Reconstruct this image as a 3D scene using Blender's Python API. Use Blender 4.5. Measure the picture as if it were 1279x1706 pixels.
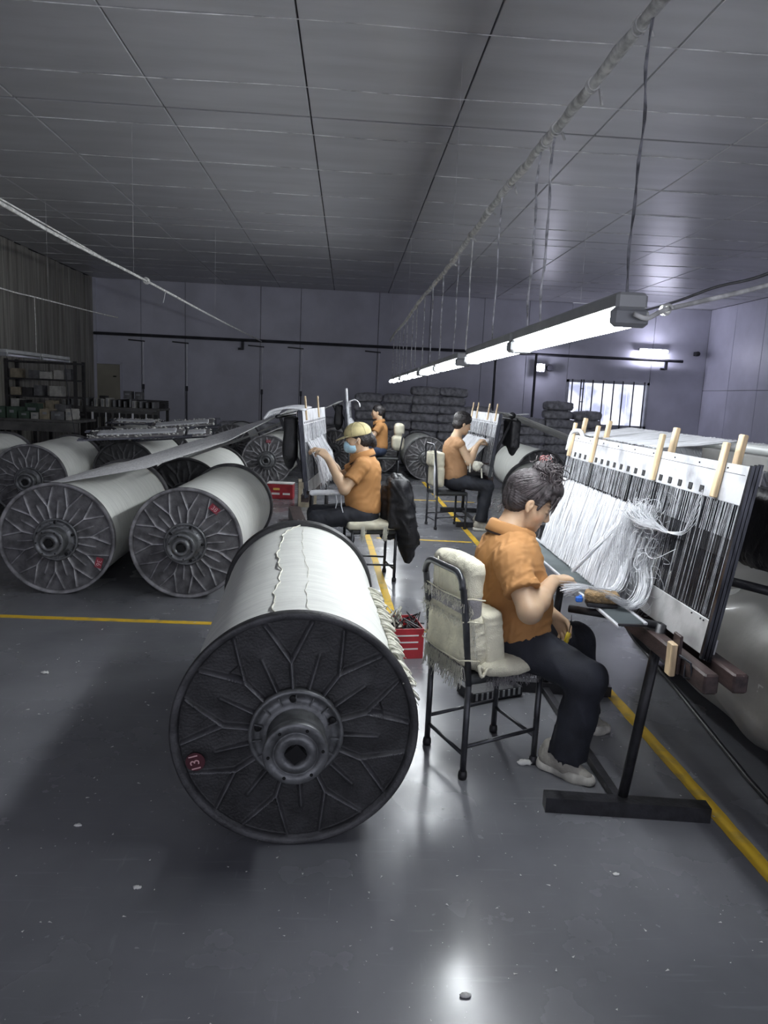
import bpy, bmesh, math, random
import numpy as np
from math import sin, cos, pi, radians, sqrt, atan2
from mathutils import Matrix, Vector

for o in list(bpy.data.objects):
    bpy.data.objects.remove(o)
SC = bpy.context.scene
COL = SC.collection
random.seed(7)
RNG = np.random.default_rng(7)

# ------------------------------------------------------------------ camera
cam_d = bpy.data.cameras.new('camera')
cam = bpy.data.objects.new('camera', cam_d)
COL.objects.link(cam)
cam_d.sensor_fit = 'VERTICAL'
cam_d.sensor_height = 36.0
cam_d.lens = 1180.0 / 1706.0 * 36.0
cam_d.clip_start = 0.05
cam_d.clip_end = 200
_R = (Matrix.Rotation(-radians(3.25), 4, 'Z') @ Matrix.Rotation(pi / 2 - radians(9.38), 4, 'X')
      @ Matrix.Rotation(math.atan(.045), 4, 'Z'))
cam.matrix_world = Matrix.Translation((0, 0, 1.5)) @ _R
SC.camera = cam

# ------------------------------------------------------------------ world and exposure
w = bpy.data.worlds.new('world')
SC.world = w
w.use_nodes = True
w.node_tree.nodes['Background'].inputs[0].default_value = (.84, .86, 1.0, 1)
w.node_tree.nodes['Background'].inputs[1].default_value = .85
SC.view_settings.view_transform = 'Standard'
SC.view_settings.look = 'None'
SC.view_settings.gamma = 1
SC.view_settings.use_curve_mapping = False
SC.view_settings.exposure = 0.45
TUBE = 56.0        # emission strength of the burning tubes

# ------------------------------------------------------------------ materials
def mat(name, col, rough=.6, metal=0., var=.12, scale=6., bump=0., bscale=60., stretch=(1, 1, 1), col2=None,
        spec=.5, emit=0., trans=0., attr=None, coat=0., detail=5., lo=.35, hi=.65):
    m = bpy.data.materials.new(name)
    m.use_nodes = True
    nt = m.node_tree
    b = nt.nodes['Principled BSDF']
    b.inputs['Roughness'].default_value = rough
    b.inputs['Metallic'].default_value = metal
    b.inputs['Specular IOR Level'].default_value = spec
    b.inputs['Coat Weight'].default_value = coat
    if trans:
        b.inputs['Transmission Weight'].default_value = trans
    tc = nt.nodes.new('ShaderNodeTexCoord')
    mp = nt.nodes.new('ShaderNodeMapping')
    mp.inputs['Scale'].default_value = stretch
    nt.links.new(tc.outputs['Object'], mp.inputs[0])
    nz = nt.nodes.new('ShaderNodeTexNoise')
    nz.inputs['Scale'].default_value = scale
    nz.inputs['Detail'].default_value = detail
    nt.links.new(mp.outputs[0], nz.inputs['Vector'])
    rp = nt.nodes.new('ShaderNodeValToRGB')
    c2 = col2 if col2 else tuple(c * (1 - 2 * var) for c in col)
    c1 = col if col2 else tuple(min(1, c * (1 + var)) for c in col)
    rp.color_ramp.elements[0].position = lo
    rp.color_ramp.elements[1].position = hi
    rp.color_ramp.elements[0].color = (*c2, 1)
    rp.color_ramp.elements[1].color = (*c1, 1)
    nt.links.new(nz.outputs['Fac'], rp.inputs[0])
    out = rp.outputs[0]
    if attr:
        at = nt.nodes.new('ShaderNodeAttribute')
        at.attribute_name = attr
        mx = nt.nodes.new('ShaderNodeMix')
        mx.data_type = 'RGBA'
        mx.blend_type = 'MULTIPLY'
        mx.inputs[0].default_value = 1
        nt.links.new(out, mx.inputs[6])
        nt.links.new(at.outputs['Color'], mx.inputs[7])
        out = mx.outputs[2]
    nt.links.new(out, b.inputs['Base Color'])
    if bump:
        n2 = nt.nodes.new('ShaderNodeTexNoise')
        n2.inputs['Scale'].default_value = bscale
        n2.inputs['Detail'].default_value = 3
        nt.links.new(mp.outputs[0], n2.inputs['Vector'])
        bp = nt.nodes.new('ShaderNodeBump')
        bp.inputs['Strength'].default_value = bump
        bp.inputs['Distance'].default_value = .01
        nt.links.new(n2.outputs['Fac'], bp.inputs['Height'])
        nt.links.new(bp.outputs[0], b.inputs['Normal'])
    if emit:
        b.inputs['Emission Color'].default_value = (*col, 1)
        b.inputs['Emission Strength'].default_value = emit
    return m

M = {}
M['yarn'] = mat('yarn_body', (.76, .77, .73), .75, var=.05, scale=5, bump=.35, bscale=40, stretch=(1, 14, 1), detail=6)
M['thread'] = mat('thread', (.68, .69, .72), .6, var=.04, scale=30)
M['threadcream'] = mat('thread_cream', (.66, .65, .56), .75, var=.08, scale=30)
M['warp'] = mat('warp_sheet', (.68, .68, .68), .6, var=.14, scale=9, stretch=(.6, 18, 1), bump=.3, bscale=20)
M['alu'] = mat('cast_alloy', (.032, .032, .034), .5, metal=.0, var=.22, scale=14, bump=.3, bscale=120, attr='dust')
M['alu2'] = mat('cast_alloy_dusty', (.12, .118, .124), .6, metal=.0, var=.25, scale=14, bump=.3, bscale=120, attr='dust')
M['hub'] = mat('hub_metal', (.17, .175, .18), .42, metal=.55, var=.2, scale=22, bump=.15, bscale=90)
M['hubdark'] = mat('hub_hole', (.006, .006, .007), .9)
M['dark'] = mat('black_steel', (.022, .022, .026), .42, metal=.2, var=.25, scale=20, bump=.12, bscale=70)
M['blacktube'] = mat('dark_tube_paint', (.045, .047, .055), .35, metal=.3, var=.2, scale=18, coat=.2)
M['rail'] = mat('dark_anodised_rail', (.075, .078, .09), .22, metal=.8, var=.25, scale=10, stretch=(6, 1, 1))
M['plate'] = mat('scuffed_white_plate', (.54, .55, .58), .45, metal=.1, col2=(.26, .26, .28), scale=9, lo=.30, hi=.52, bump=.1, bscale=60, detail=8)
M['plate2'] = mat('worn_grey_plate', (.50, .50, .50), .5, metal=.2, col2=(.2, .2, .2), scale=7, lo=.25, hi=.55, bump=.1, bscale=60, detail=9)
M['hole'] = mat('dark_hole', (.02, .02, .022), .8)
M['wood'] = mat('pale_pine', (.62, .47, .29), .6, var=.18, scale=8, stretch=(4, 4, .8), bump=.1)
M['wooddark'] = mat('stained_beam_wood', (.05, .032, .03), .5, var=.3, scale=9, stretch=(4, .8, 4), bump=.15)
M['woodbrown'] = mat('brush_wood', (.34, .22, .10), .75, col2=(.14, .10, .055), scale=40, bump=.8, bscale=160)
M['cord'] = mat('wrapped_cord', (.75, .75, .72), .8, var=.2, scale=25, bump=.3, bscale=90)
M['cord2'] = mat('thin_dark_cord', (.24, .24, .26), .8, var=.3, scale=25)
M['cordgrey'] = mat('grey_cord', (.60, .60, .62), .8, var=.3, scale=25)
M['cream'] = mat('cream_cotton', (.70, .67, .53), .85, var=.1, scale=10, bump=.5, bscale=260)
M['padgrey'] = mat('grey_lining', (.28, .27, .28), .85, var=.15, scale=10, bump=.4, bscale=220)
M['seat'] = mat('dark_vinyl_seat', (.035, .038, .04), .5, var=.2, scale=9, bump=.15, bscale=80)
M['orange'] = mat('orange_cotton_polo', (.46, .225, .078), .8, var=.06, scale=9, bump=.35, bscale=500)
M['orange2'] = mat('brown_orange_cotton', (.36, .20, .10), .8, var=.06, scale=9, bump=.35, bscale=500)
M['collar'] = mat('dark_collar_lining', (.035, .02, .02), .8)
M['navy'] = mat('dark_navy_cloth', (.013, .015, .024), .7, var=.2, scale=9, bump=.35, bscale=400)
M['blackcloth'] = mat('black_cloth', (.012, .012, .015), .55, var=.25, scale=9, bump=.3, bscale=120)
M['jeans'] = mat('blue_denim', (.05, .07, .13), .8, var=.15, scale=30, bump=.3, bscale=400)
M['skin'] = mat('skin', (.54, .37, .24), .5, var=.05, scale=14, bump=.08, bscale=300, attr='tint')
M['skin'].node_tree.nodes['Principled BSDF'].inputs['Subsurface Weight'].default_value = .12
M['skin'].node_tree.nodes['Principled BSDF'].inputs['Subsurface Radius'].default_value = (.012, .005, .003)
M['hair'] = mat('greying_dark_hair', (.055, .045, .048), .68, col2=(.014, .011, .012), scale=26, stretch=(1, 1, 1), bump=.25, bscale=90, detail=8)
M['hairblack'] = mat('black_hair', (.02, .017, .018), .45, var=.3, scale=30, bump=.7, bscale=90)
M['hairgrey'] = mat('loose_grey_hair', (.085, .072, .076), .5, var=.3, scale=40)
M['hairpink'] = mat('pink_hair_tie', (.45, .20, .20), .7)
M['shoe'] = mat('cream_sneaker', (.40, .38, .33), .65, var=.15, scale=18, bump=.3, bscale=160)
M['sole'] = mat('rubber_sole', (.62, .60, .54), .6, var=.15, scale=20)
M['capfab'] = mat('khaki_cap', (.60, .52, .27), .8, col2=(.44, .38, .2), scale=18, bump=.3, bscale=300)
M['capbrim'] = mat('plaid_brim', (.58, .50, .27), .8, col2=(.20, .18, .12), scale=70, bump=.2)
M['mask'] = mat('pale_blue_mask', (.42, .66, .80), .7, var=.08, scale=20, bump=.3, bscale=90)
M['yellow'] = mat('worn_yellow_tape', (.78, .50, .035), .5, col2=(.42, .30, .09), scale=11, lo=.25, hi=.5, detail=9)
M['yellowp'] = mat('yellow_plastic', (.62, .46, .03), .4)
M['blue'] = mat('blue_plastic', (.03, .15, .6), .4)
M['red'] = mat('dark_red_print', (.34, .025, .035), .5, var=.15, scale=9)
M['redp'] = mat('red_plastic', (.42, .03, .04), .4, var=.15, scale=9)
M['maroon'] = mat('maroon_tag', (.07, .012, .02), .6)
M['redtag'] = mat('red_tag', (.30, .03, .05), .6)
M['pinktext'] = mat('pale_pink_lettering', (.72, .42, .44), .6)
M['redtext'] = mat('red_lettering', (.75, .10, .12), .6)
M['gold'] = mat('gold_print', (.75, .50, .12), .5)
M['paperwhite'] = mat('white_print', (.75, .74, .72), .6)
M['carton'] = mat('brown_carton', (.30, .26, .19), .8, var=.15, scale=12)
M['cartonlight'] = mat('pale_carton', (.42, .41, .38), .8, var=.12, scale=12)
M['greybox'] = mat('grey_box', (.15, .15, .155), .7, var=.2, scale=8)
M['greenbox'] = mat('dull_green_box', (.05, .085, .06), .6, var=.2, scale=8)
M['shelf'] = mat('shelf_dark_steel', (.035, .033, .034), .6, var=.25, scale=7)
M['shelfgrey'] = mat('bench_grey', (.11, .108, .105), .6, var=.2, scale=5)
M['sack'] = mat('grey_woven_sack', (.42, .42, .45), .85, var=.2, scale=12, bump=.6, bscale=60)
M['drawn'] = mat('drawn_thread_grey', (.42, .43, .46), .6, var=.2, scale=30)
M['lamp'] = mat('lamp_housing_enamel', (.40, .41, .41), .4, metal=.1, var=.08, scale=8)
M['lampcap'] = mat('lamp_socket_plastic', (.26, .27, .28), .4, var=.1, scale=10)
M['tubeoff'] = mat('unlit_tube_glass', (.55, .55, .62), .25, var=.05)
M['lit'] = mat('lit_tube', (.93, .97, 1.0), .5, emit=TUBE)
M['litfar'] = mat('lit_far_tube', (.80, .80, 1.0), .5, emit=70)
M['pipe'] = mat('dark_pipe', (.05, .05, .06), .5, metal=.3, var=.2, scale=4)
M['conduit'] = mat('pale_conduit', (.80, .80, .84), .5, var=.1, scale=4)
M['door'] = mat('cream_door', (.36, .34, .27), .5, var=.08, scale=2)
M['wallback'] = mat('painted_panel_wall', (.60, .60, .68), .42, var=.06, scale=1.5, bump=.03, bscale=14)
M['wallright'] = mat('painted_panel_wall_right', (.62, .62, .71), .45, var=.06, scale=1.5, bump=.03, bscale=14)
M['wallleft'] = mat('streaked_timber_boards', (.40, .385, .34), .75, col2=(.17, .16, .145), scale=5, stretch=(3, 3, .12), lo=.3, hi=.7, bump=.2, bscale=22)
M['ceil'] = mat('satin_ceiling_panel', (.47, .47, .49), .36, var=.05, scale=1.6, stretch=(.6, 3, 1), bump=.05, bscale=14)
M['seam'] = mat('pale_ceiling_rib', (.80, .80, .80), .7, var=.3, scale=6)
M['seamdark'] = mat('dark_ceiling_joint', (.03, .03, .035), .8)
M['winbar'] = mat('window_bar', (.04, .04, .05), .5)
M['winframe'] = mat('window_frame', (.45, .46, .50), .4)
M['lint'] = mat('cotton_lint', (.75, .75, .72), .9)

# floor: worn glossy coating with scuffs
def floor_mat():
    m = bpy.data.materials.new('worn_grey_floor_coating')
    m.use_nodes = True
    nt = m.node_tree
    b = nt.nodes['Principled BSDF']
    L = nt.links.new
    tc = nt.nodes.new('ShaderNodeTexCoord')

    def noise(sc, st, det=6, rot=0):
        mp = nt.nodes.new('ShaderNodeMapping')
        mp.inputs['Scale'].default_value = st
        mp.inputs['Rotation'].default_value = (0, 0, rot)
        n = nt.nodes.new('ShaderNodeTexNoise')
        n.inputs['Scale'].default_value = sc
        n.inputs['Detail'].default_value = det
        L(tc.outputs['Object'], mp.inputs[0])
        L(mp.outputs[0], n.inputs['Vector'])
        return n.outputs['Fac']

    def ramp(src, p0, p1, c0, c1):
        r = nt.nodes.new('ShaderNodeValToRGB')
        r.color_ramp.elements[0].position = p0
        r.color_ramp.elements[1].position = p1
        r.color_ramp.elements[0].color = (*c0, 1)
        r.color_ramp.elements[1].color = (*c1, 1)
        L(src, r.inputs[0])
        return r.outputs[0]

    def mix(fac, a, c):
        x = nt.nodes.new('ShaderNodeMix')
        x.data_type = 'RGBA'
        L(fac, x.inputs[0])
        if isinstance(a, tuple): x.inputs[6].default_value = (*a, 1)
        else: L(a, x.inputs[6])
        if isinstance(c, tuple): x.inputs[7].default_value = (*c, 1)
        else: L(c, x.inputs[7])
        return x.outputs[2]
    base = ramp(noise(1.1, (1, 1, 1), 8), .35, .68, (.135, .138, .152), (.215, .218, .235))
    scr = ramp(noise(4, (1, 12, 1), 7, .08), .60, .74, (0, 0, 0), (.35, .35, .35))
    c = mix(scr, base, (.24, .24, .265))
    scr2 = ramp(noise(5, (9, 1, 1), 6, .45), .66, .76, (0, 0, 0), (.22, .22, .22))
    c = mix(scr2, c, (.30, .30, .33))
    spk = ramp(noise(38, (1, 1, 1), 3), .70, .74, (0, 0, 0), (.55, .55, .55))
    c = mix(spk, c, (.34, .34, .36))
    L(c, b.inputs['Base Color'])
    rr = ramp(noise(2.3, (1, 1, 1), 8), .3, .7, (.15, .15, .15), (.33, .33, .33))
    L(rr, b.inputs['Roughness'])
    b.inputs['Specular IOR Level'].default_value = .55
    bp = nt.nodes.new('ShaderNodeBump')
    bp.inputs['Strength'].default_value = .04
    bp.inputs['Distance'].default_value = .01
    L(noise(9, (1, 1, 1), 5), bp.inputs['Height'])
    L(bp.outputs[0], b.inputs['Normal'])
    return m
M['floor'] = floor_mat()

# panel emission stands in for the light of the room behind the window
def glow_mat():
    m = bpy.data.materials.new('glowing_panel_beyond_window')
    m.use_nodes = True
    nt = m.node_tree
    b = nt.nodes['Principled BSDF']
    tc = nt.nodes.new('ShaderNodeTexCoord')
    n = nt.nodes.new('ShaderNodeTexNoise')
    n.inputs['Scale'].default_value = 2.2
    nt.links.new(tc.outputs['Object'], n.inputs['Vector'])
    r = nt.nodes.new('ShaderNodeValToRGB')
    r.color_ramp.elements[0].position = .38
    r.color_ramp.elements[1].position = .6
    r.color_ramp.elements[0].color = (.30, .32, .45, 1)
    r.color_ramp.elements[1].color = (.72, .74, .85, 1)
    nt.links.new(n.outputs['Fac'], r.inputs[0])
    nt.links.new(r.outputs[0], b.inputs['Base Color'])
    nt.links.new(r.outputs[0], b.inputs['Emission Color'])
    b.inputs['Emission Strength'].default_value = 2.2
    return m
M['beyond'] = glow_mat()
gl = mat('window_glass', (.8, .85, .9), .05)
gl.node_tree.nodes['Principled BSDF'].inputs['Alpha'].default_value = .25
M['glass'] = gl

# ------------------------------------------------------------------ object helpers
ORD = ['first', 'second', 'third', 'fourth', 'fifth', 'sixth', 'seventh', 'eighth', 'ninth', 'tenth', 'eleventh', 'twelfth', 'thirteenth', 'fourteenth', 'fifteenth', 'sixteenth', 'seventeenth', 'eighteenth', 'nineteenth', 'twentieth', 'twenty-first', 'twenty-second', 'twenty-third', 'twenty-fourth', 'twenty-fifth', 'twenty-sixth']
def tag(o, label=None, cat=None, group=None, kind=None):
    if label: o['label'] = label
    if cat: o['category'] = cat
    if group: o['group'] = group
    if kind: o['kind'] = kind
    return o

def thing(name, label, cat, loc=(0, 0, 0), rz=0, group=None):
    o = bpy.data.objects.new(name, None)
    o.empty_display_size = .1
    COL.objects.link(o)
    o.location = loc
    o.rotation_euler = (0, 0, rz)
    return tag(o, label, cat, group)

def V(*a): return np.array(a, float)
def nrm(v):
    v = np.asarray(v, float)
    return v / (np.linalg.norm(v) + 1e-12)

def root_inv(p):
    while p.parent: p = p.parent
    return Matrix.Translation(p.location) @ Matrix.Rotation(p.rotation_euler[2], 4, 'Z')

def mesh_obj(name, verts, faces, m, parent=None, smooth=False, world=False, colors=None, cname='tint', label=None):
    verts = np.asarray(verts, float)
    if world and parent is not None:
        mi = np.array(root_inv(parent).inverted())
        verts = verts @ mi[:3, :3].T + mi[:3, 3]
    me = bpy.data.meshes.new(name)
    if isinstance(faces, np.ndarray) and faces.ndim == 2:
        k = faces.shape[1]
        me.vertices.add(len(verts)); me.vertices.foreach_set('co', verts.astype(np.float32).ravel())
        me.loops.add(faces.size); me.loops.foreach_set('vertex_index', faces.astype(np.int32).ravel())
        me.polygons.add(len(faces)); me.polygons.foreach_set('loop_start', np.arange(0, faces.size, k, dtype=np.int32))
        me.update(calc_edges=True)
    else:
        me.from_pydata([tuple(v) for v in verts], [], faces)
    me.validate()
    if smooth: me.shade_smooth()
    if colors is not None:
        a = me.attributes.new(cname, 'FLOAT_COLOR', 'POINT')
        c4 = np.ones((len(verts), 4), np.float32); c4[:, :3] = colors
        a.data.foreach_set('color', c4.ravel())
    me.materials.append(m)
    o = bpy.data.objects.new(name, me)
    COL.objects.link(o)
    if parent is not None: o.parent = parent
    if label: o['label'] = label
    return o

def basis(d):
    d = nrm(d)
    a = V(0, 0, 1) if abs(d[2]) < .9 else V(1, 0, 0)
    u = nrm(np.cross(a, d)); v = np.cross(d, u)
    return u, v

class MB:
    def __init__(s): s.v = []; s.f = []
    def add(s, vs, fs):
        n = len(s.v); s.v += [tuple(x) for x in vs]; s.f += [tuple(i + n for i in f) for f in fs]; return s
    def box(s, c, size, R=None, bev=0.):
        h = [x / 2 for x in size]; c = V(*c)
        R = np.eye(3) if R is None else np.asarray(R)
        if bev:
            pts = []
            b = bev
            for z, q in ((-h[2], 1), (-h[2] + b, 0), (h[2] - b, 0), (h[2], 1)):
                i = b if q else 0
                X, Y = h[0] - i, h[1] - i
                k = b * (.5 if q else 1)
                for x, y in ((-X + k, -Y), (X - k, -Y), (X, -Y + k), (X, Y - k), (X - k, Y), (-X + k, Y), (-X, Y - k), (-X, -Y + k)):
                    pts.append((x, y, z))
            fs = [tuple(range(7, -1, -1)), tuple(range(24, 32))]
            for l in range(3):
                for i in range(8):
                    j = (i + 1) % 8
                    fs.append((l * 8 + i, l * 8 + j, l * 8 + 8 + j, l * 8 + 8 + i))
            return s.add([R @ V(*p) + c for p in pts], fs)
        pts = [R @ V(x * h[0], y * h[1], z * h[2]) + c for z in (-1, 1) for x, y in ((-1, -1), (1, -1), (1, 1), (-1, 1))]
        return s.add(pts, [(3, 2, 1, 0), (4, 5, 6, 7), (0, 1, 5, 4), (1, 2, 6, 5), (2, 3, 7, 6), (3, 0, 4, 7)])
    def tube(s, path, r, n=8, cap=True, close=False):
        P = [V(*p) for p in path]; N = len(P)
        rs = r if hasattr(r, '__len__') else [r] * N
        u = None; vs = []
        for i in range(N):
            d = P[min(i + 1, N - 1)] - P[max(i - 1, 0)] if not close else P[(i + 1) % N] - P[i - 1]
            d = nrm(d)
            if u is None: u, v = basis(d)
            else:
                u = nrm(u - d * (u @ d)); v = np.cross(d, u)
            for k in range(n):
                a = 2 * pi * k / n
                vs.append(P[i] + rs[i] * (cos(a) * u + sin(a) * v))
        fs = []
        for i in range(N - 1 if not close else N):
            for k in range(n):
                a = i * n + k; b = i * n + (k + 1) % n; j = (i + 1) % N
                fs.append((a, b, j * n + (k + 1) % n, j * n + k))
        if cap and not close:
            fs.append(tuple(range(n - 1, -1, -1))); fs.append(tuple((N - 1) * n + k for k in range(n)))
        return s.add(vs, fs)
    def cyl(s, a, b, r, r2=None, n=16): return s.tube([a, b], [r, r if r2 is None else r2], n)
    def bar(s, a, b, w, h, up=(0, 0, 1)):
        a = V(*a); b = V(*b); d = b - a; L = np.linalg.norm(d); d = d / L
        up = V(*up); x = nrm(np.cross(up, d)) if abs(up @ d) < .999 else V(1, 0, 0); z = np.cross(d, x)
        return s.box((a + b) / 2, (w, L, h), np.array([x, d, z]).T)
    def lathe(s, prof, c=(0, 0, 0), axis='y', n=48, close=False):
        vs = []
        for r, t in prof:
            for k in range(n):
                a = 2 * pi * k / n
                if axis == 'y': p = V(r * cos(a), t, -r * sin(a))
                else: p = V(r * cos(a), r * sin(a), t)
                vs.append(p + V(*c))
        fs = []; N = len(prof)
        for i in range(N - 1):
            for k in range(n):
                fs.append((i * n + k, i * n + (k + 1) % n, (i + 1) * n + (k + 1) % n, (i + 1) * n + k))
        return s.add(vs, fs)
    def build(s, name, m, parent=None, smooth=False, world=False, label=None):
        fs = s.f
        return mesh_obj(name, s.v, fs, m, parent, smooth, world, label=label)

def curve_pts(ctrl, n=12):
    """Catmull-Rom through control points"""
    C = [V(*c) for c in ctrl]; C = [2 * C[0] - C[1]] + C + [2 * C[-1] - C[-2]]
    out = []
    for i in range(1, len(C) - 2):
        for t in np.linspace(0, 1, n, endpoint=False):
            a, b, c, d = C[i - 1:i + 3]
            out.append(.5 * (2 * b + (c - a) * t + (2 * a - 5 * b + 4 * c - d) * t * t + (3 * b - a - 3 * c + d) * t ** 3))
    out.append(C[-2]); return out

def many_threads(A, B, r, mids=None):
    """A,B arrays (N,3): thin three-sided threads, optionally through mid points (list of (N,3))"""
    segs = [A] + (mids or []) + [B]
    segs = [np.asarray(x, float) for x in segs]
    N = len(A); K = len(segs)
    d = segs[-1] - segs[0]; d /= np.linalg.norm(d, axis=1, keepdims=True) + 1e-9
    ref = np.where(np.abs(d[:, 2:3]) < .9, np.array([[0, 0, 1.]]), np.array([[1., 0, 0]]))
    u = np.cross(ref, d); u /= np.linalg.norm(u, axis=1, keepdims=True) + 1e-9
    v = np.cross(d, u)
    rr = np.broadcast_to(np.asarray(r, float), (N,))[:, None]
    vs = np.zeros((N, K, 3, 3))
    for i, P_ in enumerate(segs):
        for k in range(3):
            a = 2 * pi * k / 3
            vs[:, i, k] = P_ + rr * (cos(a) * u + sin(a) * v)
    vs = vs.reshape(-1, 3); base = np.arange(N)[:, None] * (3 * K); fs = []
    for i in range(K - 1):
        for k in range(3):
            q = np.array([i * 3 + k, i * 3 + (k + 1) % 3, (i + 1) * 3 + (k + 1) % 3, (i + 1) * 3 + k])
            fs.append(base + q)
    return vs, np.concatenate(fs)

def join_arrays(parts):
    vs = []; fs = []; n = 0
    for v, f in parts:
        vs.append(v); fs.append(f + n); n += len(v)
    return np.concatenate(vs), np.concatenate(fs)

# ------------------------------------------------------------------ implicit surfaces (smooth bodies, cloth, cushions)
def rc(a, b, r1, r2, k=.02):
    a = np.asarray(a, float); b = np.asarray(b, float); ba = b - a; L = ba @ ba + 1e-12
    def f(p):
        q = p - a; h = np.clip((q @ ba) / L, 0, 1)
        return np.linalg.norm(q - h[:, None] * ba, axis=1) - (r1 + (r2 - r1) * h)
    return ('u', k, f)
def el(c, r, A=None, k=.03):
    c = np.asarray(c, float); r = np.asarray(r, float); A = np.eye(3) if A is None else np.asarray(A, float)
    def f(p):
        q = (p - c) @ A.T
        k0 = np.linalg.norm(q / r, axis=1); k1 = np.linalg.norm(q / (r * r), axis=1)
        return k0 * (k0 - 1) / (k1 + 1e-9)
    return ('u', k, f)
def rbx(c, h, A=None, rd=.01, k=.01):
    c = np.asarray(c, float); h = np.asarray(h, float) - rd; A = np.eye(3) if A is None else np.asarray(A, float)
    def f(p):
        q = np.abs((p - c) @ A.T) - h
        return np.linalg.norm(np.maximum(q, 0), axis=1) + np.minimum(q.max(axis=1), 0) - rd
    return ('u', k, f)
def sub(t, k=None): return ('s', t[1] if k is None else k, t[2])
def half(c, n):
    c = np.asarray(c, float); n = nrm(n)
    return lambda p: (p - c) @ n          # keep the negative side
def both(t, g): return (t[0], t[1], (lambda p, f=t[2]: np.maximum(f(p), g(p))))
def smin(a, b, k):
    if k <= 0: return np.minimum(a, b)
    h = np.maximum(k - np.abs(a - b), 0) / k
    return np.minimum(a, b) - h * h * k * .25
def scene(ops, disp=None):
    def f(p):
        d = None
        for o, k, g in ops:
            x = g(p)
            if d is None: d = x
            elif o == 'u': d = smin(d, x, k)
            elif o == 's': d = -smin(-d, x, k)
            elif o == 'i': d = -smin(-d, -x, k)
        if disp is not None: d = d + disp(p)
        return d
    return f
def surf(f, lo, hi, h):
    lo = np.asarray(lo, float); hi = np.asarray(hi, float); B = 8
    nb = np.ceil((hi - lo) / (h * B)).astype(int)
    n = nb * B
    G = np.full(tuple(n), 9., np.float32)
    bi = np.stack(np.meshgrid(*[np.arange(k) for k in nb], indexing='ij'), -1).reshape(-1, 3)
    cen = lo + (bi * B + (B - 1) / 2) * h
    d = f(cen)
    act = np.abs(d) < B * h * .87 * 1.35 + .012
    loc = np.stack(np.meshgrid(*[np.arange(B)] * 3, indexing='ij'), -1).reshape(-1, 3)
    G6 = G.reshape(nb[0], B, nb[1], B, nb[2], B).transpose(0, 2, 4, 1, 3, 5)
    buf = np.full((len(bi), B ** 3), 9., np.float32)
    buf[~act & (d < 0)] = -9
    ids = np.nonzero(act)[0]
    for s in range(0, len(ids), 256):
        q = ids[s:s + 256]
        pts = (bi[q][:, None, :] * B + loc[None]).reshape(-1, 3) * h + lo
        buf[q] = f(pts).reshape(len(q), -1)
    G = buf.reshape(nb[0], nb[1], nb[2], B, B, B).transpose(0, 3, 1, 4, 2, 5).reshape(tuple(n))
    S = G < 0
    c = np.zeros(tuple(n - 1), np.int8)
    offs = [(i, j, k) for i in (0, 1) for j in (0, 1) for k in (0, 1)]
    for i, j, k in offs:
        c += S[i:n[0] - 1 + i, j:n[1] - 1 + j, k:n[2] - 1 + k]
    m = (c > 0) & (c < 8)
    idx = np.full(m.shape, -1, np.int32)
    cells = np.argwhere(m)
    idx[m] = np.arange(len(cells))
    vals = np.stack([G[cells[:, 0] + i, cells[:, 1] + j, cells[:, 2] + k] for i, j, k in offs], 1)
    acc = np.zeros((len(cells), 3)); cnt = np.zeros(len(cells))
    O = np.array(offs, float)
    for a in range(8):
        for b in range(a + 1, 8):
            if np.abs(O[a] - O[b]).sum() != 1: continue
            va, vb = vals[:, a], vals[:, b]
            x = (va < 0) != (vb < 0)
            t = np.where(x, va / np.where(x, va - vb, 1), 0)
            acc += np.where(x[:, None], O[a] + t[:, None] * (O[b] - O[a]), 0); cnt += x
    verts = (cells + acc / cnt[:, None]) * h + lo
    faces = []
    for ax in range(3):
        sl0 = [slice(1, -1)] * 3; sl1 = [slice(1, -1)] * 3
        sl0[ax] = slice(0, -1); sl1[ax] = slice(1, None)
        a = S[tuple(sl0)]; b = S[tuple(sl1)]
        e = np.argwhere(a != b)
        if not len(e): continue
        off = np.ones(3, int); off[ax] = 0
        p = e + off
        u_, v_ = (ax + 1) % 3, (ax + 2) % 3
        du = np.zeros(3, int); du[u_] = 1; dv = np.zeros(3, int); dv[v_] = 1
        q = [p - du - dv, p - dv, p, p - du]
        q = np.stack([idx[x[:, 0], x[:, 1], x[:, 2]] for x in q], 1)
        fl = a[tuple(e.T)]
        q[~fl] = q[~fl][:, ::-1]
        faces.append(q)
    faces = np.concatenate(faces)
    faces = faces[(faces >= 0).all(1)]
    return verts, faces
def sdf_obj(name, ops, lo, hi, h, m, parent, disp=None, colors=None, label=None, world=True):
    v, f = surf(scene(ops, disp), lo, hi, h)
    c = colors(v) if colors else None
    return mesh_obj(name, v, f, m, parent, True, world, colors=c, label=label)
def folds(amp, fr, d=(0, 0, 1), seed=0):
    r = np.random.default_rng(seed); D = nrm(V(*d))
    W = r.normal(size=(3, 3)) * fr * .35
    ph = r.uniform(0, 6, 4)
    def g(p):
        w_ = np.sin(p @ W[0] + ph[0]) + np.sin(p @ W[1] * 1.7 + ph[1])
        a = np.sin(p @ D * fr + 1.6 * w_ + ph[2]); b = np.sin(p @ W[2] * 2.1 + ph[3] + w_)
        return amp * (np.abs(a) - .6) * (.65 + .35 * b)
    return g
M['reedback'] = mat('reed_wires_tone', (.11, .13, .135), .5, metal=.3, var=.1)
M['reedm'] = mat('reed_wire_steel', (.22, .25, .26), .4, metal=.5, var=.1)

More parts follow.
